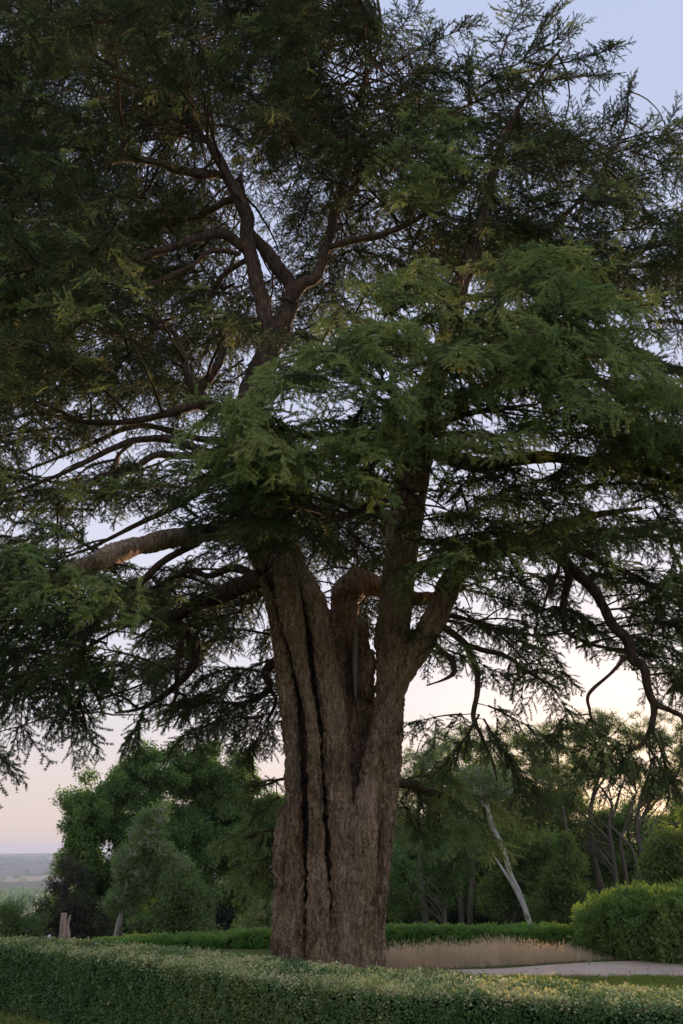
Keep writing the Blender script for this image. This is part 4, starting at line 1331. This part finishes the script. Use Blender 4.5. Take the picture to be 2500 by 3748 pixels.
# sawn log post and small white stone on the left
post = thing('log_post', 'sawn upright double log standing among shrubs behind the low hedge', 'log', tuple(np.append(at(236, 3440, 30)[:2], ground_z(*at(236, 3440, 30)[:2]))))
for rows, nm in (([(226, 3470, 30, 12), (229, 3420, 30, 11), (231, 3385, 30, 11.5), (236, 3342, 30, 10)], 'log'), ([(247, 3470, 30.15, 9), (248, 3425, 30.15, 9.5), (244, 3390, 30.15, 8), (252, 3366, 30.15, 5), (258, 3350, 30.15, 3)], 'log')):
    q = px_path(rows)
    g0 = q[0].copy()
    g0[2] = ground_z(g0[0], g0[1]) - 0.1
    q = spline(np.vstack([g0, q[1:]]), 40)
    tb = Tubes()
    tb.add(q[:, :3], q[:, 3], 14)
    v, f = tb.arrays()
    v[:, :2] += 0.045 * np.stack([fbm(v * np.array([9, 9, 2]), 3, 4), fbm(v * np.array([9, 9, 2]), 3, 8)], 1)
    under(mesh_obj(nm, v, f, M['stump']), post)
c = at(180, 3432, 29)
tb = Tubes()
gz = float(ground_z(c[0], c[1]))
tb.add(np.array([[c[0], c[1], gz - 0.05], [c[0], c[1], c[2] - 0.03], [c[0] + .005, c[1], c[2] + 0.05], [c[0] + .01, c[1], c[2] + 0.085]]), [0.075, 0.07, 0.055, 0.02], 12)
o = tb.build('marker_stone', M['stone'])
tag(o, 'small white rounded stone marker left of the sawn log', 'stone')

#==HEDGES==
# ------------------------------------------------------------------ hedges


def hedge(name, label, front, back, ztop, zbot_fn, foliage, protos, mats, per_m2, rough_amp=0.03, top_variant=None, vert_variant=None, size=1.0, seed=5, out_dir=0.75, top_amp=0.03):
    """front, back: matching ground polylines (n,2); a clipped hedge with rounded shoulders"""
    r = np.random.default_rng(seed)
    n = len(front)
    root = thing(name, label, 'hedge', (float(front[n // 2][0]), float(front[n // 2][1]), 0))
    zb = zbot_fn(front[:, 0], front[:, 1])
    zbb = zbot_fn(back[:, 0], back[:, 1])
    # section: up the front, over the top, down the back
    sec = [(0, 0.0), (0, 0.25), (0, 0.5), (0, 0.75), (0.0, 0.965), (0.022, 0.998), (0.15, 1.0), (0.3, 1.0), (0.5, 1.0), (0.7, 1.0), (0.85, 1.0), (0.95, 0.995), (1.0, 0.93), (1.0, 0.7), (1.0, 0.35), (1.0, 0.0)]
    rows = []
    zt = ztop if np.ndim(ztop) else np.full(n, ztop)
    for a, h in sec:
        xy = front * (1 - a) + back * a
        b0 = zb * (1 - a) + zbb * a
        rows.append(np.column_stack([xy, b0 + (zt - b0) * h]))
    g = np.array(rows)                       # (s, n, 3)
    s = len(sec)
    v = g.reshape(-1, 3)
    i = (np.arange(s - 1)[:, None] * n + np.arange(n - 1)[None]).ravel()
    f = np.stack([i, i + 1, i + n + 1, i + n], 1)
    nr = vnormals(v, f)
    if (nr.reshape(s, n, 3)[s // 2, :, 2].mean()) < 0:
        f = f[:, ::-1]
        nr = -nr
    bump = fbm(v * 1.3, 3, seed) * rough_amp * 1.5
    vd = v + nr * bump[:, None]
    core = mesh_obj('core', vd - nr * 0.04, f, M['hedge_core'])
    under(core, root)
    # end caps are buried in foliage; scatter tips on the surface
    P0, P1, P2, P3 = vd[f[:, 0]], vd[f[:, 1]], vd[f[:, 2]], vd[f[:, 3]]
    ar = np.linalg.norm(np.cross(P2 - P0, P3 - P1), axis=1) / 2
    dens = np.broadcast_to(per_m2, ar.shape)
    cnt = r.poisson(ar * dens)
    idx = np.repeat(np.arange(len(f)), cnt)
    a, b = r.uniform(size=(2, len(idx), 1))
    p = (P0[idx] * (1 - a) + P1[idx] * a) * (1 - b) + (P3[idx] * (1 - a) + P2[idx] * a) * b
    fn = np.cross(P2 - P0, P3 - P1)
    fn /= np.linalg.norm(fn, axis=1)[:, None]
    nn = fn[idx]
    if foliage == 'box':
        fine = fbm(p * 9, 2, seed + 3)
        p = p + nn * (fine * rough_amp + r.normal(size=len(p)) * 0.008)[:, None]
    else:
        p = p + nn * (fbm(p * 4, 2, seed + 3) * rough_amp + r.normal(size=len(p)) * rough_amp * 0.4)[:, None]
    d = nn * out_dir + np.array([0, 0, 0.45]) + r.normal(size=p.shape) * 0.4
    up = r.normal(size=p.shape)
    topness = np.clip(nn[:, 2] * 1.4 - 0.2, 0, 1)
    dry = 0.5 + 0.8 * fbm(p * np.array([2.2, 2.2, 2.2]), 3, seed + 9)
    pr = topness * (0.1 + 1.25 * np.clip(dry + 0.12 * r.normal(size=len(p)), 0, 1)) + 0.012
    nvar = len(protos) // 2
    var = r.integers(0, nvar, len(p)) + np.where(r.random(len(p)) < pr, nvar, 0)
    org = np.array(root.location)
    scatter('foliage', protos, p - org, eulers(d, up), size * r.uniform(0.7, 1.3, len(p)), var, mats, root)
    return root


ZH = 0.74
fr = [(-700, 3440), (-300, 3443), (0, 3453), (332, 3487), (700, 3532), (1036, 3578), (1300, 3606), (1449, 3619), (1946, 3640), (2500, 3677), (2900, 3700)]
bk = [(-700, 3414), (-300, 3417), (0, 3424), (332, 3438), (700, 3463), (1036, 3506), (1300, 3530), (1449, 3541), (1946, 3573), (2500, 3600), (2900, 3612)]
F2 = np.array([at_z(x, y, ZH)[:2] for x, y in fr])
B2 = np.array([at_z(x, y, ZH)[:2] for x, y in bk])
print('hedge widths', np.round(np.linalg.norm(F2 - B2, axis=1), 2), 'dist', np.round(F2[:, 1], 1))
F2 = spline(F2, 170)
B2 = spline(B2, 170)
box_protos = [sprig(300 + k) for k in range(4)] + [sprig(310 + k, mi=1, n=12) for k in range(4)]
zero = lambda x, y: np.zeros_like(np.asarray(x, float)) - 0.02
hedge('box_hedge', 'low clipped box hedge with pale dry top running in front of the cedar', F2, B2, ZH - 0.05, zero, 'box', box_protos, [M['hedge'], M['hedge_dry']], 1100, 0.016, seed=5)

# hedge behind the cedar
xs = np.array([330, 530, 700, 850, 1000, 1200, 1420, 1600, 1800, 2000, 2110, 2180])
ty = np.array([3462, 3450, 3443, 3436, 3424, 3412, 3408, 3410, 3412, 3412, 3410, 3410])
Yb = 18.3
tops = np.array([at(x, y, Yb) for x, y in zip(xs, ty)])
tp = spline(tops, 120)
FB = tp[:, :2].copy()
BB = FB + np.array([0, 0.8])
bprot = [sprig(330 + k, n=16, rad=0.06, ll=0.05, lw=0.024) for k in range(4)] + [sprig(340 + k, n=14, rad=0.07, ll=0.055, lw=0.024, mi=1) for k in range(4)]
hedge('laurel_hedge', 'long leafy bright green hedge behind the cedar along the wood', FB, BB, tp[:, 2], lambda x, y: ground_z(x, y) - 0.05, 'leafy', bprot, [M['back_hedge'], M['willow_hedge']], 420, 0.05, seed=6)

# tall hedge on the right
tx = [(2136, 3392), (2200, 3362), (2300, 3346), (2400, 3330), (2500, 3314), (2700, 3290)]
tp = spline([at(x, y, 17.3 - 0.45 * i) for i, (x, y) in enumerate(tx)], 60)
FT = tp[:, :2].copy()
BT = FT + np.array([0.5, 2.2])
hprot = [sprig(350 + k, n=16, rad=0.08, ll=0.06, lw=0.024, updir=1.0) for k in range(4)] + [sprig(360 + k, n=14, rad=0.1, ll=0.07, lw=0.022, mi=1, updir=1.4) for k in range(4)]
tp[:, 2] += 0.1 * fbm(np.column_stack([FT * 1.7, np.zeros(len(FT))]), 3, 12)
hedge('tall_hedge', 'tall bushy loose hedge with pale upright tips beside the sandy path', FT, BT, tp[:, 2], lambda x, y: ground_z(x, y) - 0.05, 'leafy', hprot, [M['willow_hedge'], M['pale_leaf']], 420, 0.16, seed=8, size=1.2, out_dir=0.5)

#==GRASS==
# ------------------------------------------------------------------ grasses
r = np.random.default_rng(77)
gp = [grass_tuft(400 + k) for k in range(5)]
P, HS = [], []
while len(P) < 3000:
    x = r.uniform(1385, 2330)
    tpx = (x - 1385) / 945
    lo = 3560 - 48 * tpx ** 1.1 + 4 * vnoise(np.array([[x * 0.02, 0.5, 0.5]]), 8)[0]
    dy = abs(r.normal()) * 15
    p = at_z(x, lo - dy - 3, 0.0)
    if r.random() > min(1, (1.02 - tpx) * 4):
        continue
    P.append([p[0], p[1], float(ground_z(p[0], p[1])) - 0.02])
    HS.append((0.1 + 0.2 * min(1, dy / 14)) * (0.75 + 0.35 * math.sin(min(1, tpx * 1.5) * math.pi)) * min(1, 0.45 + (1 - tpx) * 2.2))
P = np.array(P)
n = len(P)
hs = np.array(HS) * (1 + 0.55 * vnoise(P * 1.1, 4)) + r.normal(size=n) * 0.06
o = scatter('dry_grass', gp, P, np.stack([r.normal(size=n) * .08, r.normal(size=n) * .08, r.uniform(0, 6.28, n)], 1), np.clip(hs, 0.1, 1.0), r.integers(0, 5, n), [M['dry_grass']])
tag(o, 'band of tall dry straw-coloured grass between cedar foot and hedge', 'grass')
gs = [grass_tuft(420 + k, 18, 0.07, 0.09, 0.006, 0.5, False) for k in range(4)]
P = []
while len(P) < 9000:
    if r.random() < 0.75:
        p = at_z(r.uniform(1380, 2700), r.uniform(3584, 3655), 0.0)
    else:
        p = at_z(r.uniform(-200, 1000), r.uniform(3705, 3790), 0.0)
    P.append([p[0], p[1], -0.005])
P = np.array(P)
n = len(P)
o = scatter('lawn_grass', gs, P, np.stack([r.normal(size=n) * .1, r.normal(size=n) * .1, r.uniform(0, 6.28, n)], 1), r.uniform(0.6, 1.3, n), r.integers(0, 4, n), [M['green_grass']])
tag(o, 'short green lawn grass around the low box hedge', 'grass')

# fallen needles, cones and leaves on path and lawn
lf = [blades(r.normal(size=(5, 3)) * [0.12, 0.12, 0.002], r.normal(size=(5, 3)) * [1, 1, 0.1], np.tile([0, 0, 1.0], (5, 1)), r.uniform(0.03, 0.07, 5), r.uniform(0.015, 0.035, 5), tri=False) for k in range(3)]
lf = [(v_, f_, np.zeros(len(f_))) for v_, f_ in lf]
P = np.array([at_z(r.uniform(1450, 2650), r.uniform(3520, 3600), 0.0) for k in range(60)] + [at_z(r.uniform(-100, 700), r.uniform(3700, 3780), 0.0) for k in range(260)])
P[:, 2] = 0.03
n = len(P)
o = scatter('leaf_litter', lf, P, np.stack([r.normal(size=n) * .1, r.normal(size=n) * .1, r.uniform(0, 6.28, n)], 1), r.uniform(0.6, 1.3, n), r.integers(0, 3, n), [M['twig']])
tag(o, 'brown fallen needles and leaves on path and lawn', 'litter')

# ------------------------------------------------------------------ far valley woods
fp = [leaf_clump(440 + k, 5.0, 60, 3.2, 2.4, 0.8, False) for k in range(3)]
P = []
while len(P) < 4200:
    y = math.exp(r.uniform(math.log(350), math.log(4800)))
    x = r.uniform(-0.62, 0.55) * y
    if vnoise(np.array([[x * 0.006, y * 0.004, 0]]), 3)[0] > 0.12 or r.random() < 0.08 or y > 3500:
        P.append([x, y, float(ground_z(x, y)) + 2])
P = np.array(P)
n = len(P)
o = scatter('valley_woods', fp, P, r.uniform(0, 6.28, (n, 3)) * [0, 0, 1], r.uniform(0.7, 1.8, n), r.integers(0, 3, n), [M['oak']])
tag(o, 'far woods and hedgerows across the valley', 'woods')

# ------------------------------------------------------------------ air of the valley
x0, x1, y0, y1, z0, z1 = -5200, 5200, -80, 6800, -75, 32
v = np.array([(x, y, z) for z in (z0, z1) for y in (y0, y1) for x in (x0, x1)], float)
f = np.array([(0, 2, 3, 1), (4, 5, 7, 6), (0, 1, 5, 4), (2, 6, 7, 3), (0, 4, 6, 2), (1, 3, 7, 5)])
hm = bpy.data.materials.new('haze')
hm.use_nodes = True
t = hm.node_tree
t.nodes.clear()
o_ = t.nodes.new('ShaderNodeOutputMaterial')
pv = t.nodes.new('ShaderNodeVolumePrincipled')
pv.inputs['Color'].default_value = (0.42, 0.58, 0.95, 1)
pv.inputs['Density'].default_value = 0.00015
pv.inputs['Anisotropy'].default_value = 0.2
t.links.new(pv.outputs[0], o_.inputs['Volume'])
o = mesh_obj('haze', v, f, hm, smooth=False)
o['kind'] = 'stuff'
tag(o, 'pale blue evening haze over the far valley', 'haze')
